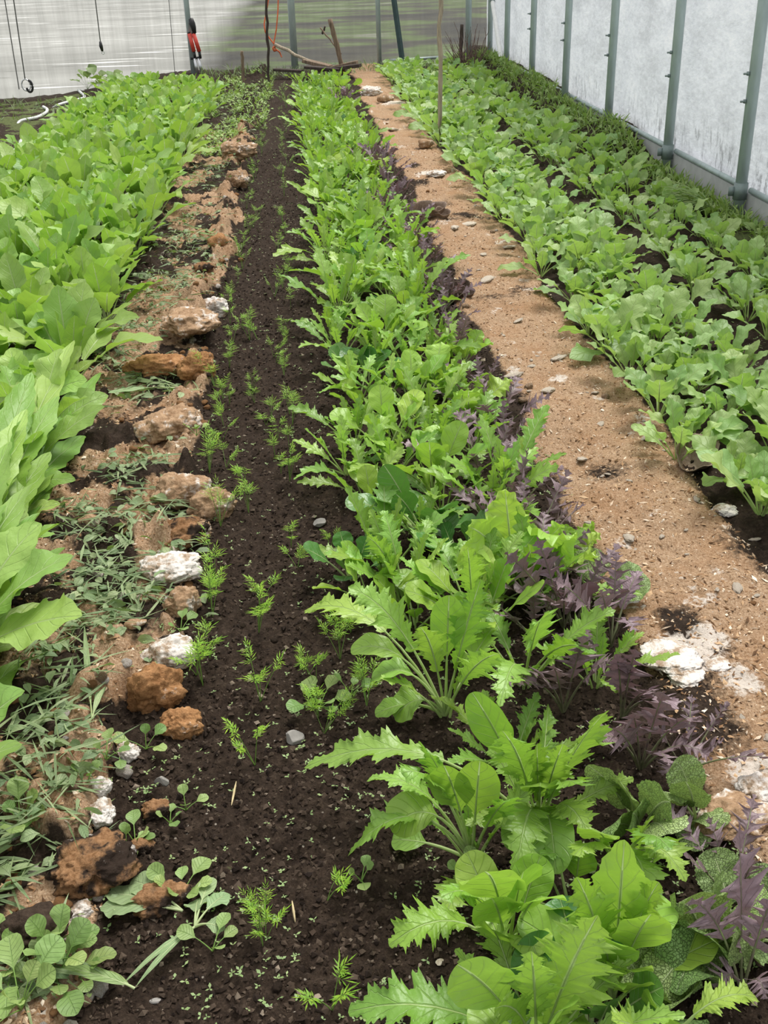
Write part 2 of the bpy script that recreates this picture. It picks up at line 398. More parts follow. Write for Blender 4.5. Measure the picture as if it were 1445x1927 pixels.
def build_ground():
    ys = [.55]
    while ys[-1] < 15.4: ys.append(ys[-1] + max(.0055, .0058*ys[-1]))
    ys = np.array(ys)
    xs = np.concatenate([np.arange(-5.5, -2.2, .05), np.arange(-2.2, -1.0, .02), np.arange(-1.0, 1.25, .0058), np.arange(1.25, 2.46, .014), [2.47, 2.6]])
    X, Y = np.meshgrid(xs, ys); Z = height(X, Y)
    left, right = zones(X, Y); left = left*(1 - .85*sst(9.0, 11.0, Y))
    lump = fbm(X*7, Y*7, 0, 41, 4)
    lb, lp, rp, r1 = edges(Y)
    tan = np.maximum(left*np.clip(.36 + 3.2*(lump - .47) + .55*np.exp(-((X - lp + .06)/.06)**2), 0, 1), right*np.clip(1.0 - 2.6*np.clip(fbm(X*3.5, Y*3, 0, 42, 4) - .56, 0, 1), 0, 1))
    tan = np.maximum(tan, .35*sst(-2.2, -2.5, X)*(fbm(X*4, Y*4, 0, 43, 3)))
    # round patches turned to the dark soil colour and pale mould patches seen on the path
    def blob(px, py, r): c = at(px, py); return np.exp(-(((X - c[0])/r)**2 + ((Y - c[1])/(r*1.1))**2))
    for q in ((1140, 900, .11), (1330, 1400, .12), (1290, 1330, .08)): tan = tan - .62*blob(*q)*right
    tan = np.clip(tan, 0, 1)
    wn = fbm(X*10, Y*10, 0, 44, 4)
    white = np.clip((wn - .60)*3.2, 0, .55)*np.maximum(right*.9, left*.75)
    for q in ((1290, 1245, .10), (1390, 1300, .06), (1330, 1220, .07), (1420, 1480, .08), (330, 1225, .05), (330, 1060, .05), (1060, 980, .03), (800, 330, .10), (690, 170, .2), (740, 200, .18), (1050, 725, .05), (960, 710, .06)):
        white = np.maximum(white, blob(*q)*.75*np.maximum(left, right))
    grn = .30*sst(.50, .72, fbm(X*5, Y*5, 0, 45, 4))*(1 - left)*(1 - right) + .5*sst(2.1, 2.3, X)*fbm(X*6, Y*6, 0, 46, 3)*1.3
    grn = np.maximum(grn, .7*sst(-2.05, -2.3, X)*sst(.38, .6, fbm(X*3, Y*3, 0, 47, 3)))
    global GX, GY, GZ
    GX, GY, GZ = xs, ys, Z
    C = np.stack([tan, white, grn], -1).reshape(-1, 3)
    nx, ny = len(xs), len(ys)
    i = (np.arange(ny - 1)[:, None]*nx + np.arange(nx - 1)[None]).ravel()
    Fq = np.stack([i, i + 1, i + nx + 1, i + nx], -1)
    me = np_mesh('ground', np.stack([X, Y, Z], -1).reshape(-1, 3), Fq, M['ground'], None, C)
    tag(link_mesh('ground', me), 'dark garden soil and tan straw paths under the planted rows', 'ground', kind='structure')
build_ground()

# ------------------------------------------------------------------ outside, walls
Y_END, X_WALL = 15.2, 2.50
def outside():
    k = NT('outside_ground'); P = k.n('ShaderNodeTexCoord').outputs['Object']
    n = k.noise(k.mapping(P, (.35, .55, 1)), 1.0, 6, .6); n2 = k.noise(k.mapping(P, (.2, .5, 1)), 1.0, 4, .5)
    sx = k.n('ShaderNodeSeparateXYZ'); k.l(P, sx.inputs[0])
    grass = k.ramp(n, [(.35, (.022, .02, .016)), (.48, (.055, .052, .034)), (.56, (.08, .12, .03)), (.70, (.20, .20, .16))])
    pond = k.ramp(n2, [(.35, (.29, .29, .265)), (.62, (.40, .40, .37))])
    n3 = k.noise(k.mapping(P, (.5, 4.0, 1)), 1.0, 3, .5)
    pond = k.mix(k.rng(n3, .64, .69), pond, (.85, .85, .82)); pond = k.mix(k.rng(n3, .33, .29), pond, (.16, .16, .14))  # pale streaks: sky reflections on ripples, painted into the colour
    edge = k.math('ADD', sx.outputs['X'], k.math('MULTIPLY', n, .8))
    col = k.mix(k.rng(edge, -1.8, -.9), pond, grass)
    m = k.done(k.principled(col, .7, None, 0, .3))
    V = [[-40, Y_END + .05, -.30], [40, Y_END + .05, -.30], [40, 120, -.3], [-40, 120, -.3]]
    tag(link_mesh('ground_outside', np_mesh('ground_outside', V, [[0, 1, 2, 3]], m)), 'grassy ground and pale wet area beyond the end wall', 'ground', kind='structure')
outside()
def film_mat(name, base, trans, mold):
    """translucent greenhouse sheet: part clear, part milky, wrinkled and streaked"""
    k = NT(name); P = k.n('ShaderNodeTexCoord').outputs['Object']
    s = k.n('ShaderNodeSeparateXYZ'); k.l(P, s.inputs[0])
    FINE = .45 if mold else .2
    if mold:
        wr = k.noise(k.mapping(P, (1, .9, 2.2), (.5, 0, 0)), 2.2, 6, .6); fine = k.noise(k.mapping(P, (1, 2.0, 5), (.9, 0, 0)), 7, 5, .7)
    else:
        wr = k.noise(k.mapping(P, (5, 1, .25)), 2.2, 5, .6); fine = k.noise(k.mapping(P, (26, 1, .5)), 1.6, 4, .6)
    mixn = k.math('ADD', k.math('MULTIPLY', wr, 1 - FINE), k.math('MULTIPLY', fine, FINE))
    col = k.ramp(mixn, [(.38, tuple(x*.76 for x in base)), (.55, base), (.68, tuple(min(1, x*1.16) for x in base))])  # wrinkle light and shade painted into the sheet colour, along with streaks
    if mold:
        mz = k.math('MULTIPLY', k.rng(k.noise(k.mapping(P, (1, 5, 1.8)), 5, 8, .78), .50, .60), k.rng(s.outputs['Z'], .16, .50, 1, 0))
        spots = k.math('MULTIPLY', mz, k.rng(k.noise(P, 2.6, 3), .36, .58))
        col = k.mix(k.math('MULTIPLY', spots, .8), col, (.085, .085, .085))
    nrm = k.bump(mixn, .5, .03)
    d = k.n('ShaderNodeBsdfDiffuse'); k.l(col, d.inputs[0]); k.l(nrm, d.inputs['Normal'])
    t = k.n('ShaderNodeBsdfTranslucent'); k.l(col, t.inputs[0]); k.l(nrm, t.inputs['Normal'])
    g = k.n('ShaderNodeBsdfGlossy'); g.inputs['Roughness'].default_value = .35; g.inputs[0].default_value = (1, 1, 1, 1); k.l(nrm, g.inputs['Normal'])
    tr = k.n('ShaderNodeBsdfTransparent')
    def mx(f, a, b):
        o = k.n('ShaderNodeMixShader'); k.val(f, o.inputs[0]); k.l(a, o.inputs[1]); k.l(b, o.inputs[2]); return o.outputs[0]
    body = mx(.5, d.outputs[0], t.outputs[0]); body = mx(.06, body, g.outputs[0])
    if trans > 0:
        body = mx(k.rng(mixn, .35, .65, trans + .08, trans - .12), body, tr.outputs[0])
    return k.done(body)
M['film'] = film_mat('white_plastic_film', (.88, .90, .925), 0.0, True)
M['film_end'] = film_mat('clear_end_film', (.12, .12, .108), .74, False)
def sheet(name, P0, P1, z0, z1, mat, amp, nx, nz, label):
    P0, P1 = np.array(P0), np.array(P1)
    u = np.linspace(0, 1, nx); z = np.linspace(z0, z1, nz); U, Z = np.meshgrid(u, z)
    L = np.linalg.norm(P1 - P0); dirn = (P1 - P0)/L; nn = np.array([-dirn[1], dirn[0]])
    off = amp*(fbm(U*L*1.6 + Z*.9, Z*.8, 0, 61, 4) - .5)
    XY = P0 + U[..., None]*(P1 - P0) + off[..., None]*nn
    V = np.concatenate([XY, Z[..., None]], -1).reshape(-1, 3)
    i = (np.arange(nz - 1)[:, None]*nx + np.arange(nx - 1)[None]).ravel()
    me = np_mesh(name, V, np.stack([i, i + 1, i + nx + 1, i + nx], -1), mat)
    tag(link_mesh(name, me), label, 'wall', kind='structure')
sheet('wall_right', (X_WALL + .05, 2.0), (X_WALL + .05, Y_END), .05, 2.3, M['film'], .05, 200, 40, 'white plastic film side wall stained dark along its foot')
sheet('wall_back', (-5.5, Y_END), (X_WALL + .05, Y_END), -.35, 2.3, M['film_end'], .03, 160, 24, 'grey see-through plastic end wall of the greenhouse')

def post(x, y, r, z0, z1, label, clamp=True, name='steel_post', mat='galv', lean=(0, 0), group='steel posts of the greenhouse frame', bolts=()):
    e = tag(empty(name, (x, y, z0)), label, 'post', group)
    b = MB(); b.tube([(0, 0, -.1), (lean[0]*.5, lean[1]*.5, (z1 - z0)/2), (lean[0], lean[1], z1 - z0)], r, 16); b.obj('post_tube', M[mat], e)
    if clamp:
        b = MB(); b.tube([(0, 0, .10), (0, 0, .19)], r*1.22, 16); b.box((-r*1.5, 0, .145), (r*1.2, .012, .05)); b.obj('clamp', M['galv_dark'], e)
    for zb in bolts:
        b = MB(); b.tube([(-r*.8, 0, zb), (-r*2.0, -.005, zb)], .006, 6); b.box((-r*1.2, 0, zb), (.01, .02, .02)); b.obj('bolt', M['galv_dark'], e)
    return e
ordn = ['nearest', 'second', 'third', 'fourth', 'fifth', 'sixth', 'seventh']
post_px = [(1389, 412), (1246, 344), (1148, 262), (1062, 214), (1005, 178), (955, 148), (914, 126)]
for i, (px, py) in enumerate(post_px):
    yy = (5.95, 7.25, 8.75, 10.25, 11.75, 13.2, 14.35)[i]
    lab = ('nearest green-grey steel post on the white film wall, clamp at its foot' if i == 0 else
           '%s green-grey steel post on the white film wall, counted from the nearest' % ordn[i])
    post(2.455, yy, .032, .02, 2.3, lab, clamp=i < 2, bolts=(.62, .76) if i < 5 else ())
POST_Y = (4.6, 5.95, 7.25, 8.75, 10.25, 11.75, 13.2, 14.35, 15.15)
for i in range(len(POST_Y) - 1):
    y0, y1 = POST_Y[i], POST_Y[i + 1]
    b = MB(); b.box((2.515, (y0 + y1)/2, .05), (.05, y1 - y0 - .03, .21)); o = b.obj('baseboard_right', M['concrete'], None, False)
    md = o.modifiers.new('b', 'BEVEL'); md.width = .006; md.segments = 2
    tag(o, 'grey curb board at the foot of the white film wall', 'baseboard', kind='structure')
    b = MB(); b.tube([(2.495, y0 + .05, .175), (2.495, y1 - .05, .175)], .017, 10); tag(b.obj('trim_1', M['galv'], None), 'steel pipe clamping the film along the curb', 'trim', kind='structure')
# end wall posts: (x at foot, z top, radius)
for px, py, r, lab in ((365, 143, .034, 'grey-green steel post of the end wall behind the red loppers'), (555, 126, .045, 'wide grey steel post in the middle of the end wall beside the orange twine'),
                       (714, 120, .03, 'slim grey steel post of the end wall left of the dark green brace'), (881, 126, .04, 'grey steel corner post where the end wall meets the white film wall')):
    p = at_y(px, py, Y_END - .12); post(p[0], Y_END - .12, r, min(p[2], 0) - .05, 2.3, lab, clamp=False)
def bar(name, a, b, r, mat, label, cat, group=None, sides=10, square=False):
    a, b = np.array(a), np.array(b)
    e = tag(empty(name, a if a[2] < b[2] else b), label, cat, group); o = np.array(e.location)
    m = MB(); t = np.linspace(0, 1, 6)[:, None]; m.tube((a + (b - a)*t) - o, r, 4 if square else sides)
    return e, m, a - o, b - o
e, m, a, b = bar('diagonal_brace', at_y(757, 114, 14.75), at_y(733, -60, 15.0), .035, 'brace_green', 'dark green steel brace leaning against the end wall', 'brace', square=True)
m.obj('brace_bar', M['brace_green'], e, False); q = MB(); q.box(a + (0, -.01, .0), (.10, .05, .05)); q.obj('foot', M['brace_green'], e, False)
e, m, a, b = bar('diagonal_brace', (2.42, 13.15, .03), (2.42, 14.75, 1.45), .026, 'white_pipe', 'white pipe brace slanting between two posts of the film wall', 'brace')
m.obj('brace_bar', M['white_pipe'], e)
q = MB(); mid = a*.45 + b*.55; q.tube([mid + (b - a)*-.012, mid + (b - a)*.012], .032, 10); q.obj('coupling', M['galv_dark'], e)
p, q_ = at_y(735, 114, 15.0), at_y(826, 108, 15.0)
m = MB(); m.tube([p, q_], .018, 8); tag(m.obj('trim_2', M['galv'], None), 'pale rail along the foot of the end wall', 'trim', kind='structure')

# ------------------------------------------------------------------ leaves
def envelope(typ, s):
    if typ in ('smooth', 'spoon'):
        W = np.sqrt(np.clip(1 - ((s - .60)/.405)**2, 0, 1)); lo = .10 + .55*sst(0, .45, s)
        return np.where(s < .60, np.maximum(lo*sst(-.1, .5, s), np.sqrt(np.clip(1 - ((s - .60)/.62)**2, 0, 1))*sst(-.02, .5, s)), W)
    if typ == 'veined':
        return np.where(s < .5, np.sqrt(np.clip(1 - ((s - .5)/.52)**2, 0, 1)), np.sqrt(np.clip(1 - ((s - .5)/.505)**2, 0, 1)))
    if typ in ('mustard', 'radish', 'frilly'):
        return (.10 + .9*sst(-.05, .62, s))*np.power(np.clip(1 - s, 0, 1), .42)*1.45*(.62 + .38*sst(0, .3, 1 - s))
    if typ == 'mizuna':
        return (.22 + .78*sst(0, .5, s))*np.power(np.clip(1 - s, 0, 1), .62)*1.38
    if typ == 'purple':
        return (.45 + .55*sst(0, .4, s))*np.power(np.clip(1 - s, 0, 1), .55)*1.2
    return np.sin(math.pi*np.clip(s, 0, 1)**.85)
LOBE = {  # teeth, depth, second teeth, second depth, forward lean
    'smooth': (1, 0, 0, 0, .0), 'spoon': (1, 0, 0, 0, .0), 'veined': (12, .07, 0, 0, .05), 'mustard': (8, .17, 24, .05, .10),
    'radish': (5, .25, 11, .08, .05), 'frilly': (11, .16, 0, 0, .1), 'mizuna': (5.5, .55, 20, .36, .50), 'purple': (5.0, .93, 15, .50, .60), 'weed': (1, 0, 0, 0, 0)}
WAVE = {'smooth': .10, 'spoon': .07, 'veined': .10, 'mustard': .16, 'radish': .20, 'frilly': .30, 'mizuna': .14, 'purple': .12, 'weed': .1}
def tri(x):
    f = x - np.floor(x); return np.where(f < .62, f/.62, (1 - f)/.38)**1.15
def leaf(mb, sb, typ, P0, P1, width, up, rng, pet=.35, n=20, twist=0.0, cup=.25, stalk_r=.003, col=None, cross=5, midr=True, face=None):
    """one leaf: a stalk from P0, then a blade to P1 along an arc lifted by up"""
    P0, P1 = np.array(P0, float), np.array(P1, float); L = np.linalg.norm(P1 - P0) + 1e-6
    h = P1[:2] - P0[:2]; hl = np.linalg.norm(h); h = h/hl if hl > 1e-4 else np.array([math.cos(twist*7), math.sin(twist*7)])
    Pc = P0*.55 + P1*.45 + np.array([0, 0, up])
    B = lambda t: ((1 - t)**2)[:, None]*P0 + (2*t*(1 - t))[:, None]*Pc + (t**2)[:, None]*P1
    dB = lambda t: (2*(1 - t))[:, None]*(Pc - P0) + (2*t)[:, None]*(P1 - Pc)
    s = np.linspace(0, 1, n); t = pet + (1 - pet)*s
    C = B(t); T = dB(t); T /= np.linalg.norm(T, axis=1, keepdims=True) + 1e-9
    S = np.array([h[1], -h[0], 0.0])[None].repeat(n, 0)
    if face is not None:
        S = np.array([math.cos(face), math.sin(face), 0.0]) - T*(T @ np.array([math.cos(face), math.sin(face), 0.0]))[:, None]
        S /= np.linalg.norm(S, axis=1, keepdims=True) + 1e-9
    N = np.cross(S, T); tw = twist*(.3 + .7*s)
    S2 = S*np.cos(tw)[:, None] + N*np.sin(tw)[:, None]; N = np.cross(S2, T); S = S2
    E = envelope(typ, s); nt_, dep, n2, d2, fwd = LOBE[typ]; wv_ = WAVE[typ]
    us = np.linspace(-1, 1, cross); V = np.empty((n, cross, 3)); ph = rng.random(4)*6.28
    bl = L*(1 - pet)
    for c, u in enumerate(us):
        side = 0 if u < 0 else 1; au = abs(u)
        lob = 1 - dep*(1 - tri(s*nt_ + (.13 if side else 0) + ph[0]*.1)) if dep else 1.0
        if d2: lob = lob*(1 - d2*(1 - tri(s*n2 + (.4 if side else 0))))
        wd = width*.5*E*(lob if au > .75 else (.45 + .55*lob if dep < .6 else lob))
        wave = wv_*width*.5*au*au*E*(np.sin(s*9 + ph[1 + side]) + .6*np.sin(s*21 + ph[3]*(1 + side)))
        if typ == 'frilly': wave = wave + .14*width*.5*au**3*np.sin(s*44 + ph[2] + side)
        V[:, c] = C + S*(wd*u*math.cos(cup*(.6 + .4*au)))[:, None] + N*(wd*au*math.sin(cup) + wave)[:, None] + T*(fwd*wd*au*(1 - .5*s))[:, None]
    U = np.stack([np.tile(us, n), np.repeat(s, cross)], -1)
    i = (np.arange(n - 1)[:, None]*cross + np.arange(cross - 1)[None]).ravel()
    col = np.array([rng.random(), rng.random(), 0]) if col is None else col
    mb.add(V.reshape(-1, 3), np.stack([i, i + 1, i + cross + 1, i + cross], -1), U, col)
    if sb is not None:
        ts = np.concatenate([np.linspace(0, pet, 5), np.linspace(pet, pet + .75*(1 - pet), 5)[1:]]) if midr else np.linspace(0, pet + .15*(1 - pet), 5)
        rr = stalk_r*np.where(ts <= pet, 1.15 - .45*ts/max(pet, .05), np.maximum(.12, .50 - .55*(ts - pet)))
        sb.tube(B(ts), rr, 6 if n > 15 else 4, False, col)
SPEC = {  # leaves, length, width/length, stalk share, low..high angle, arc, cup, stalk material, stalk radius
    'mizuna': (11, .26, .40, .34, 20, 82, .30, .28, 'stalk', .0034),
    'smooth': (8, .22, .40, .40, 25, 82, .26, .18, 'stalk', .0036),
    'spoon': (9, .17, .48, .42, 25, 80, .22, .15, 'stalk_pale', .0034),
    'mustard': (10, .31, .42, .26, 20, 84, .30, .22, 'stalk_pale', .0036),
    'radish': (9, .22, .46, .30, 22, 80, .30, .20, 'stalk', .003),
    'purple': (8, .22, .50, .42, 28, 84, .24, .15, 'stalk_purple', .0026),
    'veined': (7, .15, .72, .30, 18, 70, .22, .12, 'stalk_pale', .003),
    'frilly': (8, .20, .58, .25, 30, 80, .26, .2, 'stalk_pale', .0034)}
def rosette(mb, sb, typ, rng, scale=1.0, n=20, count=None, origin=(0, 0, 0), az0=None, spread=None, cross=5):
    cnt, L, wr, pet, e0, e1, arc, cup, sm, sr = SPEC[typ]
    cnt = count or cnt; az0 = rng.random()*6.28 if az0 is None else az0
    for i in range(cnt):
        q = (i + .5)/cnt
        az = az0 + i*2.39996 + rng.normal()*.25
        el = math.radians(e0 + (e1 - e0)*q + rng.normal()*7)
        l = L*scale*(1.02 - .42*q**2 + rng.normal()*.09)
        d = np.array([math.cos(az)*math.cos(el), math.sin(az)*math.cos(el), math.sin(el)])
        o = np.array(origin) + np.array([math.cos(az), math.sin(az), 0])*.010
        P1 = o + d*l; P1[2] = max(P1[2], .015)
        leaf(mb, sb, typ, o, P1, l*wr*rng.uniform(.85, 1.2), arc*l*rng.uniform(.6, 1.15)*math.cos(el)**.5, rng, pet*rng.uniform(.85, 1.15), n,
             rng.normal()*.35, cup*rng.uniform(.3, 1.4), sr*scale, None, cross)
NAME = {'mizuna': 'mizuna_plant', 'smooth': 'mustard_green', 'spoon': 'tatsoi_plant', 'mustard': 'mustard_green', 'radish': 'radish_plant', 'purple': 'purple_mizuna', 'veined': 'veined_mustard', 'frilly': 'frilly_mustard'}
def grow(typ, loc, rng, label, cat, group=None, scale=1.0, n=20, count=None, leaves=None, extra=None):
    e = tag(empty(NAME[typ], loc), label, cat, group)
    mb, sb = MB(), MB()
    if count != 0: rosette(mb, sb, typ, rng, scale, n, count)
    for lf in (leaves or []):
        t2, P1, wd, up, tw = lf[:5]; pet = lf[5] if len(lf) > 5 else SPEC[t2][3]
        P1 = np.array(P1) - np.array(loc)
        leaf(mb, sb, t2, (0, 0, 0), P1, wd, up, rng, pet, n, tw, .2, SPEC[t2][9], face=rng.normal()*.45 if P1[2] > .17 else (rng.normal()*.6 if t2 == 'veined' else None))
    mb.obj('foliage', M[typ], e); sb.obj('stalks', M[SPEC[typ][8]], e)
    return e
def on_ground(px, py):
    p = at(px, py)
    for _ in range(3): p = at(px, py, hz(p[0], p[1]))
    return p

PROTO = {}
def plant_at(typ, x, y, rng, label, cat, group, scale=1.0, far=6.0, nvar=8):
    """near plants are grown one by one, farther ones repeat a few grown shapes"""
    z = hz(x, y) - .004
    if y < 3.4:
        return grow(typ, (x, y, z), rng, label, cat, group, scale*rng.uniform(.88, 1.12), 40 if typ in ('mizuna', 'purple') else 30)
    lod = 0 if y < far else 1
    key = (typ, lod); L = PROTO.setdefault(key, [])
    if len(L) < nvar:
        e = grow(typ, (x, y, z), rng, label, cat, group, 1.0, (23 if typ in ('mizuna', 'purple') else 14) if lod == 0 else 12)
        e.scale = (scale,)*3; L.append(e); return e
    return copy_tree(L[int(rng.integers(len(L)))], (x, y, z), rng.random()*6.28, scale*rng.uniform(.85, 1.15), label, group)

# left bed: dense broad-leaved mustard
def left_bed():
    rng = np.random.default_rng(101); y = 1.45
    while y < 14.6:
        dy = .17 + .013*y
        ncol = 6
        for c in range(ncol):
            x = -.95 + .12*float(sst(2.7, 1.7, y)) - c*.215 + rng.normal()*.03; yy = y + rng.normal()*.04 + (c % 2)*dy*.5
            if x < -.36*yy - .30 - .25 or yy > 12.9 + .25*c: continue
            sc = 1.0*rng.uniform(.9, 1.1)*(.86 if yy > 9 else 1)
            if yy > 10: sc *= .95
            lab = 'broad-leaved light green mustard packed in the left bed' + (', at its near end' if yy < 3.4 else ', along its middle' if yy < 8 else ', towards the end wall')
            plant_at('mustard', x, yy, rng, lab, 'leafy green', 'mustard greens in the left bed', sc)
        y += dy
left_bed()
def left_front():
    rng = np.random.default_rng(111)
    for i, (x, y, lab, tips) in enumerate([
        (-.93, 2.62, 'mustard at the right front of the left bed, leaves pointing to the weed trail', [(190, 700, .10, .11), (160, 820, .06, .12), (110, 745, .22, .12), (60, 700, .28, .11), (140, 640, .24, .11), (40, 790, .26, .12)]),
        (-.92, 2.28, 'mustard with drooping toothed leaves over the tan path at the left edge', [(105, 880, .08, .12), (95, 850, .16, .12), (100, 915, .05, .11), (20, 830, .26, .12), (30, 900, .18, .12), (50, 770, .25, .11)]),
        (-.90, 1.98, 'mustard at the left edge with a broad toothed leaf stretched over clippings', [(122, 1030, .10, .13), (62, 1075, .10, .12), (75, 965, .18, .12), (10, 950, .22, .12), (30, 1000, .2, .12), (60, 910, .22, .11)]),
        (-.90, 1.72, 'mustard at the left edge with a leaf drooping to the ground, low', [(75, 1135, .06, .13), (20, 1170, .05, .12), (30, 1100, .15, .12), (-20, 1050, .2, .12), (10, 1080, .18, .11)]),
        (-.88, 1.50, 'lowest mustard leaf entering at the left edge', [(48, 1240, .05, .12), (-30, 1200, .12, .12), (-40, 1290, .05, .11)])]):
        z = hz(x, y) - .004
        LV = [('mustard', at(px, py, tz), wd, .07, rng.normal()*.3, .22) for px, py, tz, wd in tips]
        e = grow('mustard', (x, y, z), rng, lab, 'leafy green', None, .9, 36, 4 if i < 3 else 0, LV)
left_front()
def right_rows():
    rng = np.random.default_rng(202)
    for x0, wd, ya, yb, nc, nm in ((1.33, .34, 2.55, 14.6, 3, 'first'), (1.97, .26, 4.0, 14.7, 2, 'second')):
        y = ya
        while y < yb:
            dy = .15 + .011*y
            for c in range(nc):
                x = x0 + (c/(nc - 1) - .5)*wd + rng.normal()*.03; yy = y + rng.normal()*.05
                lab = ('pale green radish plant in the row beside the tan path' if nm == 'first' else 'pale green radish plant in the row nearest the white film wall') + (', near part' if yy < 6 else ', far part')
                plant_at('radish', x, yy, rng, lab, 'leafy green', 'radish plants in the %s right-hand row' % nm, rng.uniform(.85, 1.1)*(1.08 if yy > 8 else .95))
            y += dy
right_rows()
def centre_bed():
    rng = np.random.default_rng(303); y = 2.02
    while y < 13.3:
        dy = .165 + .012*y
        for c, x0 in enumerate((.11, .23, .35, .48, .58)):
            x = x0 + rng.normal()*.03 - .02*sst(6, 12, y); yy = y + rng.normal()*.05 + (c % 2)*dy*.4
            if yy < 2.05: continue
            r = rng.random()
            if c <= 2: typ = 'mizuna' if r < .62 else ('spoon' if r < .80 else 'smooth')
            elif c == 3: typ = 'mizuna' if r < .50 else ('frilly' if r < .66 else ('smooth' if r < .76 else 'purple'))
            else: typ = 'purple' if r < .68 else ('frilly' if r < .85 else 'mizuna')
            if c == 4 and yy > 9: continue
            what = {'mizuna': 'bright green mizuna with jagged leaves', 'spoon': 'dark green tatsoi with spoon-shaped leaves', 'smooth': 'smooth-leaved bright mustard', 'frilly': 'yellow-green frilly mustard', 'purple': 'purple mizuna with finely cut leaves'}[typ]
            plant_at(typ, x, yy, rng, what + ' in the mixed centre bed' + (', near part' if yy < 5 else ', far part'), 'leafy green', what.split(' with')[0] + ' in the centre bed', {'mizuna': .92, 'purple': .95, 'frilly': .9}  .get(typ, .95)*rng.uniform(.78, 1.14))
        y += dy
centre_bed()

# ------------------------------------------------------------------ foreground plants of the centre bed, one by one
def placed(typ, root, label, cat, leaves, count=0, scale=1.0, seed=0, group=None, n=72):
    rng = np.random.default_rng(900 + seed); p = on_ground(*root)
    LV = []
    for (t2, px, py, z, wd, up, tw, *pet) in leaves:
        if t2 == 'smooth' and z > .15: wd *= .82
        LV.append((t2, at(px, py, z), wd, up, tw, *pet))
    return grow(typ, (p[0], p[1], p[2] - .004), rng, label, cat, group, scale, n, count, LV)
LG = 'leafy green'
placed('mizuna', (888, 1618), 'large mizuna with one jagged leaf drooping over bare soil, beside two seedlings', LG, [
    ('mizuna', 655, 1610, .05, .125, .20, -.3), ('smooth', 738, 1580, .015, .060, .03, .2, .55), ('smooth', 735, 1560, .10, .085, .15, .5), ('smooth', 835, 1440, .26, .095, .05, .2),
    ('smooth', 903, 1432, .28, .095, .03, -.2), ('mizuna', 755, 1455, .25, .14, .15, .5), ('mizuna', 690, 1470, .16, .09, .15, -.2), ('smooth', 885, 1570, .07, .05, .03, .1),
    ('mizuna', 790, 1395, .28, .10, .08, .3), ('mizuna', 975, 1500, .25, .09, .08, 0)], count=5, scale=0.75, seed=1)
placed('mizuna', (1012, 1560), 'mizuna with a broken leaf reaching far left, a tall jagged leaf at right', LG, [
    ('mizuna', 572, 1445, .10, .13, .22, .15, .42), ('mizuna', 1142, 1338, .32, .15, .08, -.3, .28), ('mizuna', 945, 1375, .31, .13, .08, .3), ('mizuna', 1085, 1475, .26, .13, .10, 0),
    ('mizuna', 970, 1645, .13, .13, .18, .3), ('smooth', 1046, 1645, .10, .075, .16, -.2), ('smooth', 1016, 1480, .23, .085, .10, .3), ('mizuna', 1110, 1580, .14, .11, .14, -.2),
    ('smooth', 888, 1303, .30, .085, .05, .1), ('mizuna', 1010, 1400, .30, .10, .03, .1), ('mizuna', 1060, 1400, .30, .10, .05, .2), ('smooth', 960, 1600, .10, .06, .1, .3)], count=6, scale=0.85, seed=2)
placed('mizuna', (838, 1345), 'full mizuna with paddle-shaped lower leaves resting on dark soil', LG, [
    ('smooth', 700, 1278, .11, .085, .13, -.2), ('smooth', 742, 1350, .015, .085, .09, .3), ('smooth', 706, 1345, .02, .05, .06, .2, .55), ('mizuna', 572, 1150, .12, .13, .22, .2, .42), ('smooth', 660, 1225, .16, .075, .15, .3),
    ('mizuna', 655, 1105, .28, .13, .14, .2), ('mizuna', 905, 1090, .33, .13, .05, 0), ('smooth', 845, 1120, .30, .09, .05, .1), ('mizuna', 790, 1180, .28, .12, .10, -.2), ('mizuna', 940, 1230, .25, .12, .08, .3), ('smooth', 880, 1240, .16, .06, .1, .3)], count=3, scale=.9, seed=3)
placed('mizuna', (985, 1290), 'mizuna with a wide jagged leaf spread towards the purple plants', LG, [
    ('mizuna', 1025, 1155, .28, .14, .08, -.2), ('mizuna', 1120, 1230, .22, .11, .12, .2), ('mizuna', 940, 1330, .14, .12, .16, .2)], count=7, scale=.9, seed=4)
placed('smooth', (955, 1800), 'mustard green with rounded upright leaves and one jagged leaf lying left near the bottom edge', LG, [
    ('mizuna', 732, 1780, .12, .13, .14, .3, .38), ('smooth', 925, 1690, .25, .10, .05, .1), ('smooth', 912, 1640, .29, .12, .10, -.3), ('smooth', 1032, 1690, .24, .10, .10, .3), ('mizuna', 830, 1690, .22, .10, .14, .2), ('smooth', 985, 1640, .27, .10, .06, .2), ('smooth', 1010, 1800, .12, .07, .10, .2)], count=5, scale=0.80, seed=5)
placed('mizuna', (1010, 1990), 'mizuna cut off by the bottom edge with a broad pale-ribbed jagged leaf', LG, [
    ('mizuna', 1125, 1722, .30, .18, .06, .1, .2), ('smooth', 860, 1815, .24, .115, .06, .1), ('mizuna', 655, 1905, .10, .15, .12, .2, .3), ('mizuna', 1000, 1790, .27, .12, .05, .2), ('mizuna', 930, 1900, .20, .10, .1, .3), ('smooth', 900, 1960, .12, .10, .1, .2), ('smooth', 1060, 1900, .20, .09, .06, 0)], count=7, scale=0.95, seed=6)
placed('smooth', (1152, 1880), 'tall yellow-green mustard with the highest upright leaf near the bottom edge', LG, [
    ('mustard', 1175, 1580, .33, .10, .03, .25, .25), ('smooth', 1225, 1720, .25, .10, .06, -.3), ('mizuna', 1085, 1650, .30, .12, .06, .2), ('smooth', 1130, 1760, .22, .12, .05, .1), ('mizuna', 1240, 1660, .27, .10, .08, .3), ('smooth', 1190, 1830, .16, .09, .06, .2), ('spoon', 1100, 1830, .16, .10, .05, .1)], count=6, scale=0.85, seed=7)
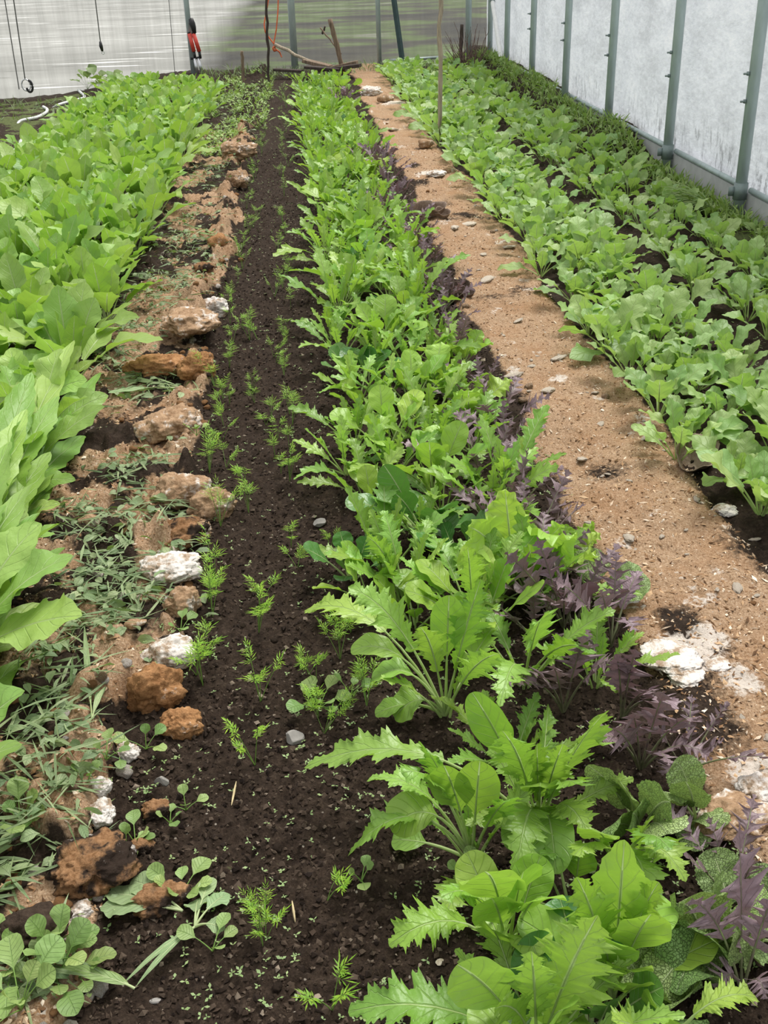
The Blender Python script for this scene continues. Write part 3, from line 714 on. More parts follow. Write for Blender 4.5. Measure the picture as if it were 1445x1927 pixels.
placed('mizuna', (1160, 1640), 'mizuna between the veined mustards with leaves drooping right', LG, [
    ('mizuna', 1290, 1660, .12, .12, .14, .2), ('mizuna', 1260, 1600, .20, .11, .12, -.2), ('mizuna', 1225, 1720, .10, .11, .16, .3), ('smooth', 1110, 1560, .22, .08, .06, .1), ('mizuna', 1080, 1610, .2, .1, .1, .1)], count=2, scale=0.70, seed=8)
placed('veined', (1205, 1570), 'dark-veined crinkled mustard beside the cut-leaved purple mizuna', LG, [
    ('veined', 1105, 1440, .14, .075, .05, .1), ('veined', 1165, 1468, .15, .075, .04, -.1), ('veined', 1262, 1510, .13, .10, .06, .2), ('veined', 1255, 1570, .10, .11, .06, -.2), ('veined', 1190, 1530, .12, .075, .03, 0), ('veined', 1120, 1575, .09, .075, .06, .2), ('veined', 1195, 1640, .06, .06, .06, .1)], seed=9)
placed('veined', (1325, 1800), 'large dark-veined mustard with a thick white midrib near the bottom right corner', LG, [
    ('veined', 1272, 1700, .14, .14, .08, .2), ('veined', 1345, 1650, .16, .10, .05, -.1), ('veined', 1450, 1700, .14, .12, .07, -.2), ('veined', 1270, 1870, .05, .11, .08, .2), ('veined', 1225, 1880, .04, .09, .08, .3), ('veined', 1420, 1790, .10, .11, .08, .1), ('veined', 1330, 1760, .13, .10, .05, .2)], seed=10)
placed('veined', (1310, 1545), 'small dark-veined mustard at the edge of the tan path', LG, [
    ('veined', 1345, 1560, .06, .08, .06, .2), ('veined', 1290, 1470, .14, .075, .03, .1), ('veined', 1270, 1430, .13, .075, .05, -.2), ('veined', 1235, 1490, .1, .075, .05, .2), ('veined', 1300, 1600, .03, .07, .05, .1)], seed=11)
placed('purple', (1395, 1870), 'purple mizuna with one tall leaf on a pale stalk, bottom right corner', LG, [
    ('purple', 1390, 1548, .32, .15, .03, .1, .25), ('purple', 1452, 1690, .24, .12, .05, -.2), ('purple', 1300, 1690, .22, .12, .08, .2), ('purple', 1345, 1860, .05, .11, .08, .2), ('purple', 1440, 1880, .06, .11, .08, -.2)], seed=12)
placed('purple', (1205, 1450), 'purple mizuna with a fan of finely cut leaves beside the bare tan path', LG, [
    ('purple', 1100, 1400, .16, .12, .10, .2), ('purple', 1190, 1340, .22, .12, .04, 0), ('purple', 1320, 1350, .17, .12, .09, .2), ('purple', 1340, 1430, .08, .12, .10, -.2), ('purple', 1250, 1300, .26, .12, .04, .1), ('purple', 1150, 1370, .22, .11, .05, .2), ('purple', 1260, 1440, .12, .10, .08, .2)], seed=13)
placed('purple', (1060, 1340), 'purple mizuna with two tall narrow leaves over shaded bare soil', LG, [
    ('purple', 1100, 1195, .25, .13, .03, .1), ('purple', 960, 1290, .16, .11, .08, .2), ('purple', 1150, 1240, .20, .11, .06, -.2), ('purple', 1000, 1265, .18, .09, .06, .2), ('purple', 1040, 1250, .22, .1, .04, .2)], seed=14)
placed('purple', (1170, 1350), 'purple mizuna with a single upright leaf against the pale mould patch', LG, [
    ('purple', 1195, 1220, .24, .12, .03, .1), ('mizuna', 1275, 1335, .14, .10, .08, .2), ('mizuna', 1160, 1230, .22, .10, .04, .1), ('purple', 1230, 1300, .16, .09, .05, .2)], seed=15)
placed('purple', (1150, 1215), 'purple mizuna leaning over the edge of the tan path below a white mould crust', LG, [
    ('purple', 1195, 1190, .10, .11, .10, .2), ('purple', 1130, 1110, .22, .12, .04, 0), ('purple', 1040, 1090, .24, .12, .06, .2), ('purple', 1160, 1040, .20, .11, .05, .2), ('mizuna', 1205, 1075, .14, .09, .08, .2)], seed=16)
placed('purple', (1060, 1180), 'purple mizuna standing behind a spread green jagged leaf', LG, [
    ('purple', 950, 1040, .27, .13, .05, .2), ('purple', 1010, 1010, .25, .11, .04, .1), ('veined', 1105, 1095, .16, .10, .03, .1), ('purple', 1060, 1130, .2, .1, .06, .2), ('purple', 1020, 1120, .2, .1, .05, .1)], seed=17)
placed('frilly', (965, 1090), 'frilly yellow-green mustard with ruffled upright leaves next to the tatsoi', LG, [
    ('frilly', 950, 920, .27, .12, .03, .1), ('frilly', 1080, 1010, .20, .14, .10, -.2), ('frilly', 880, 990, .25, .12, .06, .2)], count=6, scale=1.0, seed=18)
placed('spoon', (800, 1015), 'dark green tatsoi with rounded spoon leaves standing upright', LG, [
    ('spoon', 722, 875, .22, .085, .03, 0), ('spoon', 745, 930, .18, .075, .04, .1), ('spoon', 650, 950, .14, .085, .08, .3), ('spoon', 710, 940, .15, .075, .05, -.2), ('spoon', 820, 960, .16, .065, .04, .2), ('spoon', 850, 945, .18, .07, .05, -.2), ('spoon', 870, 960, .14, .06, .06, .2)], count=3, seed=19)
placed('mizuna', (760, 1130), 'mizuna with pale jagged leaves in front of the dark tatsoi', LG, [('mizuna', 690, 1010, .18, .11, .08, .2), ('mizuna', 720, 960, .2, .09, .08, 0)], count=9, scale=.9, seed=20)
placed('mizuna', (890, 1180), 'mizuna filling the middle of the bed below the frilly mustard', LG, [('mizuna', 880, 1030, .3, .12, .05, 0)], count=9, scale=1.0, seed=21)

placed('mizuna', (1240, 1990), 'mizuna with one jagged leaf reaching right along the bottom edge', LG, [('mizuna', 1425, 1880, .10, .10, .12, .2), ('smooth', 1240, 1900, .12, .08, .05, .1), ('mizuna', 1150, 1920, .14, .09, .05, .2)], seed=22)
for i, (typ, px, py, sc, lab) in enumerate([
    ('spoon', 1110, 1940, 1.1, 'tatsoi with dark rounded leaves low between the bottom mizunas'), ('smooth', 1075, 1720, .8, 'smooth-leaved mustard filling the gap behind the bottom plants'),
    ('frilly', 1060, 1080, .9, 'frilly mustard right of the tatsoi, by the purple leaves'),
    ('purple', 1290, 1440, .75, 'low purple mizuna between veined mustard and the tan path'), ('purple', 1380, 1690, .8, 'low purple mizuna right of the veined mustards, by the rounded clod'),
    ('veined', 1390, 1760, 1.0, 'dark-veined mustard under the corner purple mizuna'), ('veined', 1250, 1890, .9, 'low dark-veined mustard near the bottom edge'), ('purple', 1010, 1200, .9, 'purple mizuna in the middle of the bed behind tall green leaves'),
    ('mizuna', 960, 1450, .75, 'mizuna standing between the paddle-leaved one and the large one'), ('veined', 1120, 1130, .9, 'veined mustard with an upright oval leaf among purple mizunas'), ('mizuna', 1120, 1290, .7, 'small mizuna among the purple plants')]):
    placed(typ, (px, py), lab, LG, [], count=SPEC[typ][0], scale=sc, seed=40 + i)

# ------------------------------------------------------------------ feathery seedlings in the dark bed
def seedling_mesh(rng, big):
    mb, sb = MB(), MB(); ns = int(rng.integers(3, 6)) if big else int(rng.integers(2, 4))
    for i in range(ns):
        az = rng.random()*6.28; el = math.radians(rng.uniform(50, 86)); L = rng.uniform(.06, .125)*(1.25 if big else .8)
        P0 = np.zeros(3); P1 = np.array([math.cos(az)*math.cos(el), math.sin(az)*math.cos(el), math.sin(el)])*L
        Pc = P1*.5 + np.array([0, 0, .02]); t = np.linspace(0, 1, 7)[:, None]
        C = (1 - t)**2*P0 + 2*t*(1 - t)*Pc + t**2*P1
        sb.tube(C, np.linspace(.0011, .0006, 7), 4, False)
        h = np.array([math.cos(az), math.sin(az), 0]); S = np.array([-h[1], h[0], 0])
        for tt in np.linspace(.66, 1.0, 4):
            c = (1 - tt)**2*P0 + 2*tt*(1 - tt)*Pc + tt**2*P1
            for sd in ((-1, 1) if tt < .99 else (0,)):
                d = S*sd*.8 + h*.45 + np.array([0, 0, .35]) + rng.normal(size=3)*.15; d /= np.linalg.norm(d)
                l = (.032 - .016*(tt - .55))*rng.uniform(.7, 1.3)
                sp = np.cross(d, [0, 0, 1]); sp /= np.linalg.norm(sp) + 1e-6
                for q, off in ((1, 0), (.75, .8), (.75, -.8), (.55, 1.4), (.55, -1.4)):
                    o = c + d*l*.35*(1 - abs(off)/1.6); dd = d + sp*off*.8; dd /= np.linalg.norm(dd); e = o + dd*l*q*.75; wd = .0014
                    up = np.cross(sp, d)*.0
                    mid = (o + e)/2; s2 = np.cross(dd, [0, 0, 1]); s2 /= np.linalg.norm(s2) + 1e-6
                    mb.add([o, mid + s2*wd, e, mid - s2*wd], [[0, 1, 2, 3]], None, np.array([rng.random(), rng.random(), 0]))
    return mb, sb
def seedlings():
    rng = np.random.default_rng(404); protos = []
    spots = [(382, 1290), (392, 1130), (400, 1160), (370, 1270), (405, 1090), (418, 830), (405, 730), (420, 770), (415, 990), (395, 1240), (480, 1440), (490, 1140), (487, 1190), (465, 920), (468, 965), (548, 1030), (560, 1070), (595, 1290), (580, 1270),
             (610, 1380), (615, 1695), (500, 1770), (625, 1900), (600, 1350), (545, 850), (495, 1780), (640, 1240), (690, 1330), (545, 780), (550, 800), (480, 760), (475, 730), (500, 800), (620, 1030), (640, 1200), (490, 1320), (660, 1190), (485, 640), (535, 640), (470, 640), (545, 905)]
    pts = [on_ground(*q)[:2] for q in spots]
    y = 3.0
    while y < 12.5:
        for x0 in (-.33, -.13):
            if rng.random() < .78: pts.append(np.array([x0 + rng.normal()*.025, y + rng.normal()*.05]))
        y += .09 + .014*y
    for x, y in pts:
        z = hz(x, y) - .003
        lab = 'feathery green seedling in the strip of dark soil' + (', near part' if y < 2.6 else ', far part')
        if len(protos) < 14:
            e = tag(empty('carrot_seedling', (x, y, z)), lab, 'seedling', 'feathery seedlings in the dark strip')
            mb, sb = seedling_mesh(rng, len(protos) % 2 == 0); mb.obj('foliage', M['carrot'], e); sb.obj('stems', M['stalk_thin'], e); protos.append(e)
        else: copy_tree(protos[int(rng.integers(14))], (x, y, z), rng.random()*6.28, rng.uniform(.6, 1.05), lab)
seedlings()
def sprouts():
    """tiny weed sprouts nobody could count"""
    rng = np.random.default_rng(405); mb = MB(); n = 0
    while n < 2600:
        y = 1.0 + 9.5*rng.random()**1.8; x = rng.uniform(-.46, .72) if rng.random() < .8 else rng.uniform(1.6, 1.85)
        if y < 3.2 and x > 1.5: continue
        if fbm(np.array([x*6]), np.array([y*6]), 0, 71, 3)[0] < rng.uniform(.38, .62): continue
        z = hz(x, y); az = rng.random()*6.28; c = np.array([rng.random(), rng.random(), 0]); n += 1
        hgt = rng.uniform(.004, .014)
        for k in range(int(rng.integers(2, 5))):
            a = az + k*2.1 + rng.normal()*.3; l = rng.uniform(.004, .010); d = np.array([math.cos(a), math.sin(a), rng.uniform(-.1, .5)]); s = np.array([-d[1], d[0], 0])*l*rng.uniform(.18, .35)
            o = np.array([x, y, z + hgt]); mb.add([o, o + d*l*.55 + s, o + d*l, o + d*l*.55 - s], [[0, 1, 2, 3]], None, c)
    tag(mb.obj('weed_sprouts', M['weed']), 'tiny weed sprouts dotted over the dark soil strip', 'weeds', kind='stuff')
sprouts()

# ------------------------------------------------------------------ clods, stones, flakes
import bmesh
def ico(sub):
    bm = bmesh.new(); bmesh.ops.create_icosphere(bm, subdivisions=sub, radius=1.0)
    V = np.array([v.co[:] for v in bm.verts]); Fq = np.array([[*[v.index for v in f.verts], f.verts[2].index] for f in bm.faces]); bm.free(); return V, Fq
ICO4, ICO3 = ico(5), ico(3)
def clod_mesh(name, mat, size, seed, hi=True, rough=1.0):
    V, Fq = ICO4 if hi else ICO3; V = V.copy(); x, y, z = V.T
    r = .62 + .75*(fbm(x*1.1 + seed*3.1, y*1.1, z*1.1 + 5, seed, 2)) 
    r = r + rough*(.42*(fbm(x*3 + seed, y*3, z*3 + 9, seed + 3, 4) - .5) + .30*(fbm(x*8, y*8 + seed, z*8 + 3, seed + 5, 4, .65) - .5) - .12*np.abs(fbm(x*5, y*5, z*5 + 1, seed + 8, 2) - .5)*2)
    V = V*r[:, None]*np.array(size)*.5
    return np_mesh(name, V, Fq, mat, None, None, True)
def facet_mesh(name, mat, size, seed):
    rng = np.random.default_rng(seed); V, Fq = ICO3; V = V.copy()
    for _ in range(14):
        nrm = rng.normal(size=3); nrm /= np.linalg.norm(nrm); dd = rng.uniform(.55, .85); q = V @ nrm; V = V - np.clip(q - dd, 0, None)[:, None]*nrm
    return np_mesh(name, V*np.array(size)*.5, Fq, mat, None, None, False)
def px_size(px, py):
    a, b = at(px, py), at(px + 10, py); return np.linalg.norm(b - a)/10
SEED = [500]
def clod(px, py, wpx, mat, label, name='soil_clod', flat=.6, asp=.8, rz=None, cat='clod', group=None, sink=.27, rough=1.0, facet=False):
    SEED[0] += 1; p = on_ground(px, py); w_ = px_size(px, py)*wpx; size = (w_, w_*asp, w_*flat)
    me = facet_mesh(name, M[mat], size, SEED[0]) if facet else clod_mesh(name, M[mat], size, SEED[0], wpx > 38, rough)
    o = link_mesh(name, me); o.location = (p[0], p[1], p[2] + size[2]*(.5 - sink)); o.rotation_euler = (0, 0, (SEED[0]*1.7) % 6.28 if rz is None else rz)
    return tag(o, label, cat, group)
B_ = 'clod'
for a in [
    (328, 1078, 112, 'clod_white', 'white cracked slab of mould-covered straw, the whitest lump on the left path', .42, .75, 0.1),
    (345, 1148, 70, 'clod_tan', 'rounded tan clod just below the white cracked slab', .8, .8, 0.4),
    (322, 1238, 100, 'clod_white', 'white speckled lump at the border of the dark strip, above the rusty clods', .55, .8, 0.2),
    (298, 1322, 105, 'clod_orange', 'rusty orange upright clod, the tallest by the dark strip', 1.0, .7, 0.3),
    (340, 1372, 80, 'clod_orange', 'rusty orange flat-topped clod lying on dark soil', .65, .7, 0.0),
    (402, 968, 85, 'clod_tan', 'tan crusty clod overhanging the dark strip, above the white slab', .8, .7, 0.3),
    (345, 938, 110, 'clod_tan', 'pale tan boulder-like clod behind grass clippings', .6, .7, 0.1),
    (345, 1018, 110, 'clod_brown', 'brownish orange mound of crumbs behind the white slab', .5, .7, 0.5),
    (372, 1015, 70, 'clod_tan', 'grey-tan cracked lump touching the white slab', .7, .7, 0.9),
    (325, 815, 120, 'clod_tan', 'long tan crumbly mound ending in a grey tip', .55, .8, 0.7),
    (375, 705, 66, 'clod_orange', 'orange-tan clod beside the long trail of dried weeds', .8, .8, 0.4),
    (300, 700, 105, 'clod_orange', 'flat orange-tan clod half hidden by weeds', .4, .6, 0.1),
    (405, 590, 56, 'clod_white', 'bright white lump hanging over the dark strip', .7, .8, 0.4),
    (362, 615, 100, 'clod_tan', 'wide tan crust left of the bright white lump', .45, .9, 0.3),
    (410, 462, 36, 'clod_orange', 'small brown clod among weeds on the left path', .7, .8, 0.0),
    (385, 508, 34, 'clod_brown', 'small brown lobed clod below the weeds', .6, .8, 0.0),
    (445, 348, 44, 'clod_tan', 'tan clod at the far part of the left path', .8, .8, 0.0),
    (450, 292, 66, 'clod_tan', 'pale tan crumbled heap at the far part of the left path', .5, .8, 0.0),
    (190, 1492, 40, 'clod_white', 'pale pear-shaped lump near the bottom of the left path', .95, .9, 1.0),
    (192, 1538, 62, 'clod_white', 'pale pitted lump below the pear-shaped one', .7, .9, 0.3),
    (296, 1530, 56, 'clod_brown', 'brown and white speckled clod alone on dark soil', .7, .8, 0.2),
    (240, 1425, 44, 'clod_white', 'whitish lump beside small round weed leaves', .9, .8, 0.2),
    (305, 1700, 105, 'clod_brown', 'brown clod beside the wilted leaves at bottom left', .5, .7, 0.2),
    (152, 1722, 52, 'clod_white', 'pale lump beside the dark soil heap at bottom left', .7, .8, 0.2),
    (175, 1640, 165, 'clod_brown', 'big brown crumbly mound at bottom left', .5, .8, 0.6),
    (70, 1765, 130, 'clod_dark', 'dark soil heap at the left edge near the bottom', .6, .8, 0.2),
    (118, 1765, 46, 'clod_tan', 'small tan lump next to the dark soil heap', .6, .8, 0.2),
    (265, 1600, 44, 'clod_brown', 'small brown lump among round weed leaves', .7, .8, 0.2),
    (160, 660, 40, 'clod_tan', 'tan lump at the foot of the left bed', .6, .8, 0.2),
    (770, 458, 60, 'clod_tan', 'tan fibrous clod at the right edge of the centre bed', .7, .8, 0.2),
    (1345, 1255, 60, 'clod_white', 'cracked pale mould crust beside the purple mizuna on the tan path', .25, .8, 0.2),
    (1262, 1240, 120, 'clod_white', 'widest cracked mould crust on the tan path', .16, .8, 0.2),
    (1290, 1275, 70, 'clod_white', 'crumbly mould crust just below the widest one', .2, .8, 0.2),
    (1175, 1128, 56, 'clod_white', 'white mould crust half under purple leaves', .4, .7, 0.2),
    (1360, 965, 48, 'clod_white', 'pale crumbled lump below the right-hand radish row', .4, .8, 0.2),
    (1230, 990, 0, 'clod_tan', '', .4, .8, 0), 
    (1375, 1545, 130, 'clod_tan', 'big rounded tan clod at the right edge', .42, .8, 0.4),
    (1430, 1490, 90, 'clod_white', 'cracked whitish slab at the right edge above the rounded clod', .4, .8, 0.4),
    (820, 330, 40, 'clod_white', 'pale crust on the far tan path', .3, .8, 0.4), (845, 325, 26, 'clod_tan', 'small lump beside the radish row, far tan path', .6, .8, 0.4),
    (800, 275, 30, 'clod_tan', 'dark tan lump near the tall wooden stake', .6, .8, 0.4), (700, 180, 40, 'clod_white', 'pale lump at the far end of the tan path', .5, .8, 0.4), (725, 190, 30, 'clod_tan', 'tan lump at the far end of the tan path', .5, .8, 0.4),
]:
    if a[2]: clod(a[0], a[1], a[2], a[3], a[4], flat=a[5], asp=a[6], rz=a[7])
clod(553, 1396, 42, 'rock_grey', 'grey angular stone on dark soil beside the seedlings', 'stone', .8, .8, .3, 'stone', facet=True)
clod(603, 988, 30, 'rock_grey', 'small pale stone near the tatsoi', 'stone', .6, .7, .3, 'stone', facet=True)
clod(304, 1478, 32, 'rock_grey', 'dark grey stone chip standing in soil by the brown speckled clod', 'stone', 1.1, .6, .3, 'stone', facet=True)
clod(172, 988, 54, 'clod_tan', 'pinkish broken stone among the grass clippings', 'stone', .6, .7, .3, 'stone', facet=True)
clod(257, 1178, 46, 'clod_tan', 'tan flat stone lying among grass clippings', 'stone', .5, .7, .3, 'stone', facet=True)
clod(292, 1885, 24, 'rock_grey', 'pale pebble on dark soil at the bottom', 'stone', .5, .7, .3, 'stone', facet=True)
clod(828, 1812, 20, 'flake', 'white chip on dark soil beside the jagged mizuna leaf', 'mould_flake', .35, .8, .3, 'flake', facet=True)
clod(1228, 404, 22, 'flake', 'pale crumpled scrap among weeds beside the far radish row', 'pale_scrap', .9, .8, .3, 'scrap')
def crumbs():
    rng = np.random.default_rng(606); P = []
    kinds = ['clod_tan', 'clod_orange', 'clod_white', 'clod_dark']
    for i, mt in enumerate(kinds):
        for k in range(3): P.append((mt, clod_mesh('soil_crumb', M[mt], (1, .8, .65), 700 + i*3 + k, False)))
    n = 0
    while n < 300:
        y = 1.05 + 9*rng.random()**1.7; lb, lp, rp, r1 = [float(v) for v in edges(np.array(y))]
        u = rng.random()
        if u < .62: x = lp - abs(rng.normal())*.09 + .03; pk = rng.choice([0, 0, 1, 1, 2, 3]); g = 'crumbs along the left path'; lab = 'crumb of soil or straw on the left path edge'
        elif u < .74: x = rng.uniform(lb, lp); pk = rng.choice([0, 1, 3]); g = 'crumbs along the left path'; lab = 'crumb of soil or straw on the left path edge'
        elif u < .86: x = rng.choice([rp + abs(rng.normal())*.05 - .02, r1 - abs(rng.normal())*.05 - .02]); pk = rng.choice([0, 1, 2]); g = 'crumbs along the tan path'; lab = 'crumb of straw on the border of the tan path'
        else: x = rng.uniform(-.42, .6); pk = 3; g = 'crumbs on the dark soil'; lab = 'dark crumb of soil between the seedlings'
        mt, me = P[pk*3 + int(rng.integers(3))]; s_ = rng.uniform(.010, .034)*(1 if pk != 3 else .7)*(1 + .05*y)
        o = link_mesh('soil_crumb', me); o.location = (x, y, hz(x, y) + s_*.15); o.scale = (s_,)*3; o.rotation_euler = (0, 0, rng.random()*6.28); tag(o, lab, 'clod', g); n += 1
crumbs()
def flakes():
    rng = np.random.default_rng(607); P = [clod_mesh('mould_flake', M['flake'], (1, .6, .22), 760 + k, False) for k in range(4)]
    spots = [(966, 708, 34), (1050, 676, 30), (1386, 1108, 34), (1182, 1014, 36), (1095, 866, 34), (1420, 1016, 22), (1040, 540, 28), (958, 466, 24), (742, 246, 26), (916, 528, 34), (1032, 736, 34), (1120, 740, 22), (1000, 690, 18), (1205, 750, 0), (975, 605, 22), (1130, 800, 22), (1030, 880, 24), (1215, 825, 24), (1310, 940, 22), (880, 425, 34), (855, 430, 28), (910, 480, 20), (1110, 985, 20), (1245, 1010, 16), (1350, 1110, 14)]
    for px, py, wp in spots:
        if not wp: continue
        p = on_ground(px, py); s_ = px_size(px, py)*wp; o = link_mesh('mould_flake', P[int(rng.integers(4))]); o.location = (p[0], p[1], p[2] + s_*.07); o.scale = (s_,)*3; o.rotation_euler = (rng.normal()*.12, rng.normal()*.12, rng.random()*6.28)
        tag(o, 'white flake of mould or wood lying on the tan path', 'flake', 'white flakes on the tan path')
    for _ in range(60):
        y = 1.6 + 8*rng.random()**1.5; _, lp, rp, r1 = [float(v) for v in edges(np.array(y))]; x = rng.uniform(rp, r1); s_ = rng.uniform(.010, .026)
        o = link_mesh('mould_flake', P[int(rng.integers(4))]); o.location = (x, y, hz(x, y) + s_*.05); o.scale = (s_,)*3; o.rotation_euler = (0, 0, rng.random()*6.28)
        tag(o, 'white flake of mould or wood lying on the tan path', 'flake', 'white flakes on the tan path')
flakes()
def hz_v(x, y):
    i = np.clip(np.searchsorted(GX, x) - 1, 0, len(GX) - 2); j = np.clip(np.searchsorted(GY, y) - 1, 0, len(GY) - 2)
    u = (x - GX[i])/(GX[i + 1] - GX[i]); v = (y - GY[j])/(GY[j + 1] - GY[j])
    return (GZ[j, i]*(1 - u) + GZ[j, i + 1]*u)*(1 - v) + (GZ[j + 1, i]*(1 - u) + GZ[j + 1, i + 1]*u)*v
def chip_mat(name, stops):
    k = NT(name); a = k.n('ShaderNodeAttribute', attribute_name='tint'); s_ = k.n('ShaderNodeSeparateColor'); k.l(a.outputs['Color'], s_.inputs[0])
    return k.done(k.principled(k.ramp(s_.outputs[0], stops), .9, None, 0, .15))
M['chips'] = chip_mat('straw_chips', [(0, (.10, .055, .03)), (.35, (.30, .17, .085)), (.7, (.50, .34, .20)), (1, (.78, .68, .55))])
M['crumb_soil'] = chip_mat('loose_soil', [(0, (.014, .009, .007)), (.6, (.05, .034, .024)), (.95, (.085, .062, .045)), (1, (.26, .21, .16))])
OCTA = np.array([[1, 0, 0], [-1, 0, 0], [0, 1, 0], [0, -1, 0], [0, 0, 1], [0, 0, -1]], float)
OF = np.array([[0, 2, 4, 4], [2, 1, 4, 4], [1, 3, 4, 4], [3, 0, 4, 4], [2, 0, 5, 5], [1, 2, 5, 5], [3, 1, 5, 5], [0, 3, 5, 5]])
def scatter(name, n, seed, mat, label, pick, dims, cat):
    rng = np.random.default_rng(seed); y = 1.0*np.exp(rng.random(n)*math.log(9.0)); x = rng.uniform(-.95, 1.15, n); ok = pick(x, y, rng); x, y = x[ok], y[ok]; n = len(x)
    l, w_, h = [rng.uniform(a, b, n)**1.0 for a, b in dims]; g = (rng.random(n)**2.2*1.3 + .6); sc = np.stack([l*g, w_*g, h*g], -1)
    V = OCTA[None]*sc[:, None]*(1 + rng.normal(size=(n, 6, 1))*.25); az = rng.random(n)*6.283; t = rng.normal(size=n)*.35
    c, s_ = np.cos(t)[:, None], np.sin(t)[:, None]; V = np.stack([V[..., 0]*c - V[..., 2]*s_, V[..., 1], V[..., 0]*s_ + V[..., 2]*c], -1)
    c, s_ = np.cos(az)[:, None], np.sin(az)[:, None]; V = np.stack([V[..., 0]*c - V[..., 1]*s_, V[..., 0]*s_ + V[..., 1]*c, V[..., 2]], -1)
    V = V + np.stack([x, y, hz_v(x, y) + sc[:, 2]*.5], -1)[:, None]; Fq = (OF[None] + (np.arange(n)*6)[:, None, None]).reshape(-1, 4)
    C = np.repeat(np.stack([rng.random(n)]*3, -1), 6, 0); tag(link_mesh(name, np_mesh(name, V.reshape(-1, 3), Fq, M[mat], None, C, False)), label, cat, kind='stuff')
def p_right(x, y, rng): return (zones(x, y)[1] > .4) & (rng.random(len(x)) < .35 + .65*fbm(x*6, y*6, 0, 81, 3))
def p_left(x, y, rng): return (zones(x, y)[0] > .4) & (fbm(x*7, y*7, 0, 41, 4) > .44)
def p_soil(x, y, rng):
    l, r = zones(x, y); return (l < .4) & (r < .3) & (x > -.6) & (x < .8)
scatter('straw_chips', 75000, 811, 'chips', 'loose straw and wood chips covering the tan path', p_right, ((.003, .009), (.0012, .003), (.0008, .002)), 'straw')
scatter('straw_chips', 45000, 812, 'chips', 'loose straw chips on the crumbly left path', p_left, ((.003, .008), (.0015, .004), (.001, .003)), 'straw')
scatter('soil_crumbs', 60000, 813, 'crumb_soil', 'loose crumbs of dark soil between the plants', p_soil, ((.0025, .006), (.002, .005), (.0015, .004)), 'soil')
def cups(px, py, label, defs, mat):
    p = on_ground(px, py); e = tag(empty('cup_fungus', p), label, 'fungus'); k = px_size(px, py)
    for i, (dx, dy, r, hgt, ti) in enumerate(defs):
        mb = MB(); n = 26; a = np.arange(n)*2*math.pi/n; rr = np.array([.12, .55, .85, 1.0, 1.12, 1.06, .9, .6, .1])*r*k; zz = np.array([0, .12, .5, .85, 1.0, .99, .55, .3, .22])*hgt*k
        wob = 1 + .16*np.sin(a*2 + i) + .10*np.sin(a*5 + i*2)
        V = np.stack([rr[:, None]*np.cos(a)*wob, rr[:, None]*np.sin(a)*wob, zz[:, None] + .12*hgt*k*np.sin(a*3 + i)*(zz[:, None]/(hgt*k))], -1).reshape(-1, 3)
        c, s_ = math.cos(ti), math.sin(ti); V = V @ np.array([[1, 0, 0], [0, c, s_], [0, -s_, c]]) + np.array([dx*k, dy*k, -.004])
        ii = np.arange(len(rr) - 1)[:, None]*n; j = np.arange(n)[None]; j2 = (j + 1) % n
        mb.add(V, np.stack([ii + j, ii + j2, ii + n + j2, ii + n + j], -1).reshape(-1, 4)); mb.obj('cup', M[mat], e)
cups(800, 412, 'grey cluster of curled cup-shaped growths where the centre bed meets the tan path', [(-8, 0, 17, 30, .5), (16, 8, 18, 26, .3), (30, -4, 12, 18, .4)], 'fungus')
cups(858, 560, 'brown heap of curled cup-shaped growths at the edge of the mixed bed', [(-10, 10, 16, 24, .4), (8, 30, 16, 24, .5), (14, -8, 15, 20, .3), (-14, -18, 13, 18, .4), (20, 40, 12, 18, .4)], 'fungus_dark')
cups(1300, 872, 'large beige cup-shaped growth under the near end of the radish row', [(0, 0, 36, 44, .55)], 'fungus')

# ------------------------------------------------------------------ cut weeds and grass
def blade(mb, o, d, l, wd, rng, typ='weed', arch=.02, n=6):
    P1 = o + d*l; leaf(mb, None, typ, o, P1, wd, arch, rng, .0, n, rng.normal()*.8, rng.uniform(-.2, .5), cross=3)
def litter(name, spots, seed, mats, label, dens=1.1, up=.07, cat='weeds'):
    rng = np.random.default_rng(seed); B = [MB() for _ in mats]
    for (px, py, rad, cnt) in spots:
        c = on_ground(px, py); k = px_size(px, py); main = rng.random()*6.28
        for _ in range(int(cnt*dens)):
            q = rng.normal(size=2)*np.array([rad, rad*1.5])*k*.55; x, y = c[0] + q[0], c[1] + q[1]
            a = main + rng.normal()*.85 + (math.pi if rng.random() < .5 else 0); z = hz(x, y) + rng.uniform(.002, .020)
            o = np.array([x, y, z]); d = np.array([math.cos(a), math.sin(a), abs(rng.normal())*up - .02])
            b = B[int(rng.integers(len(B)))]
            if rng.random() < .74: blade(b, o, d, rng.uniform(.03, .125), rng.uniform(.003, .008), rng, arch=rng.uniform(-.005, .016))
            else: leaf(b, None, 'smooth', o, o + d*rng.uniform(.025, .055), rng.uniform(.012, .026), .012, rng, .1, 6, rng.normal()*.7, .2, cross=3)
    for b, m_ in zip(B, mats): tag(b.obj(name, M[m_]), label, cat, kind='stuff')
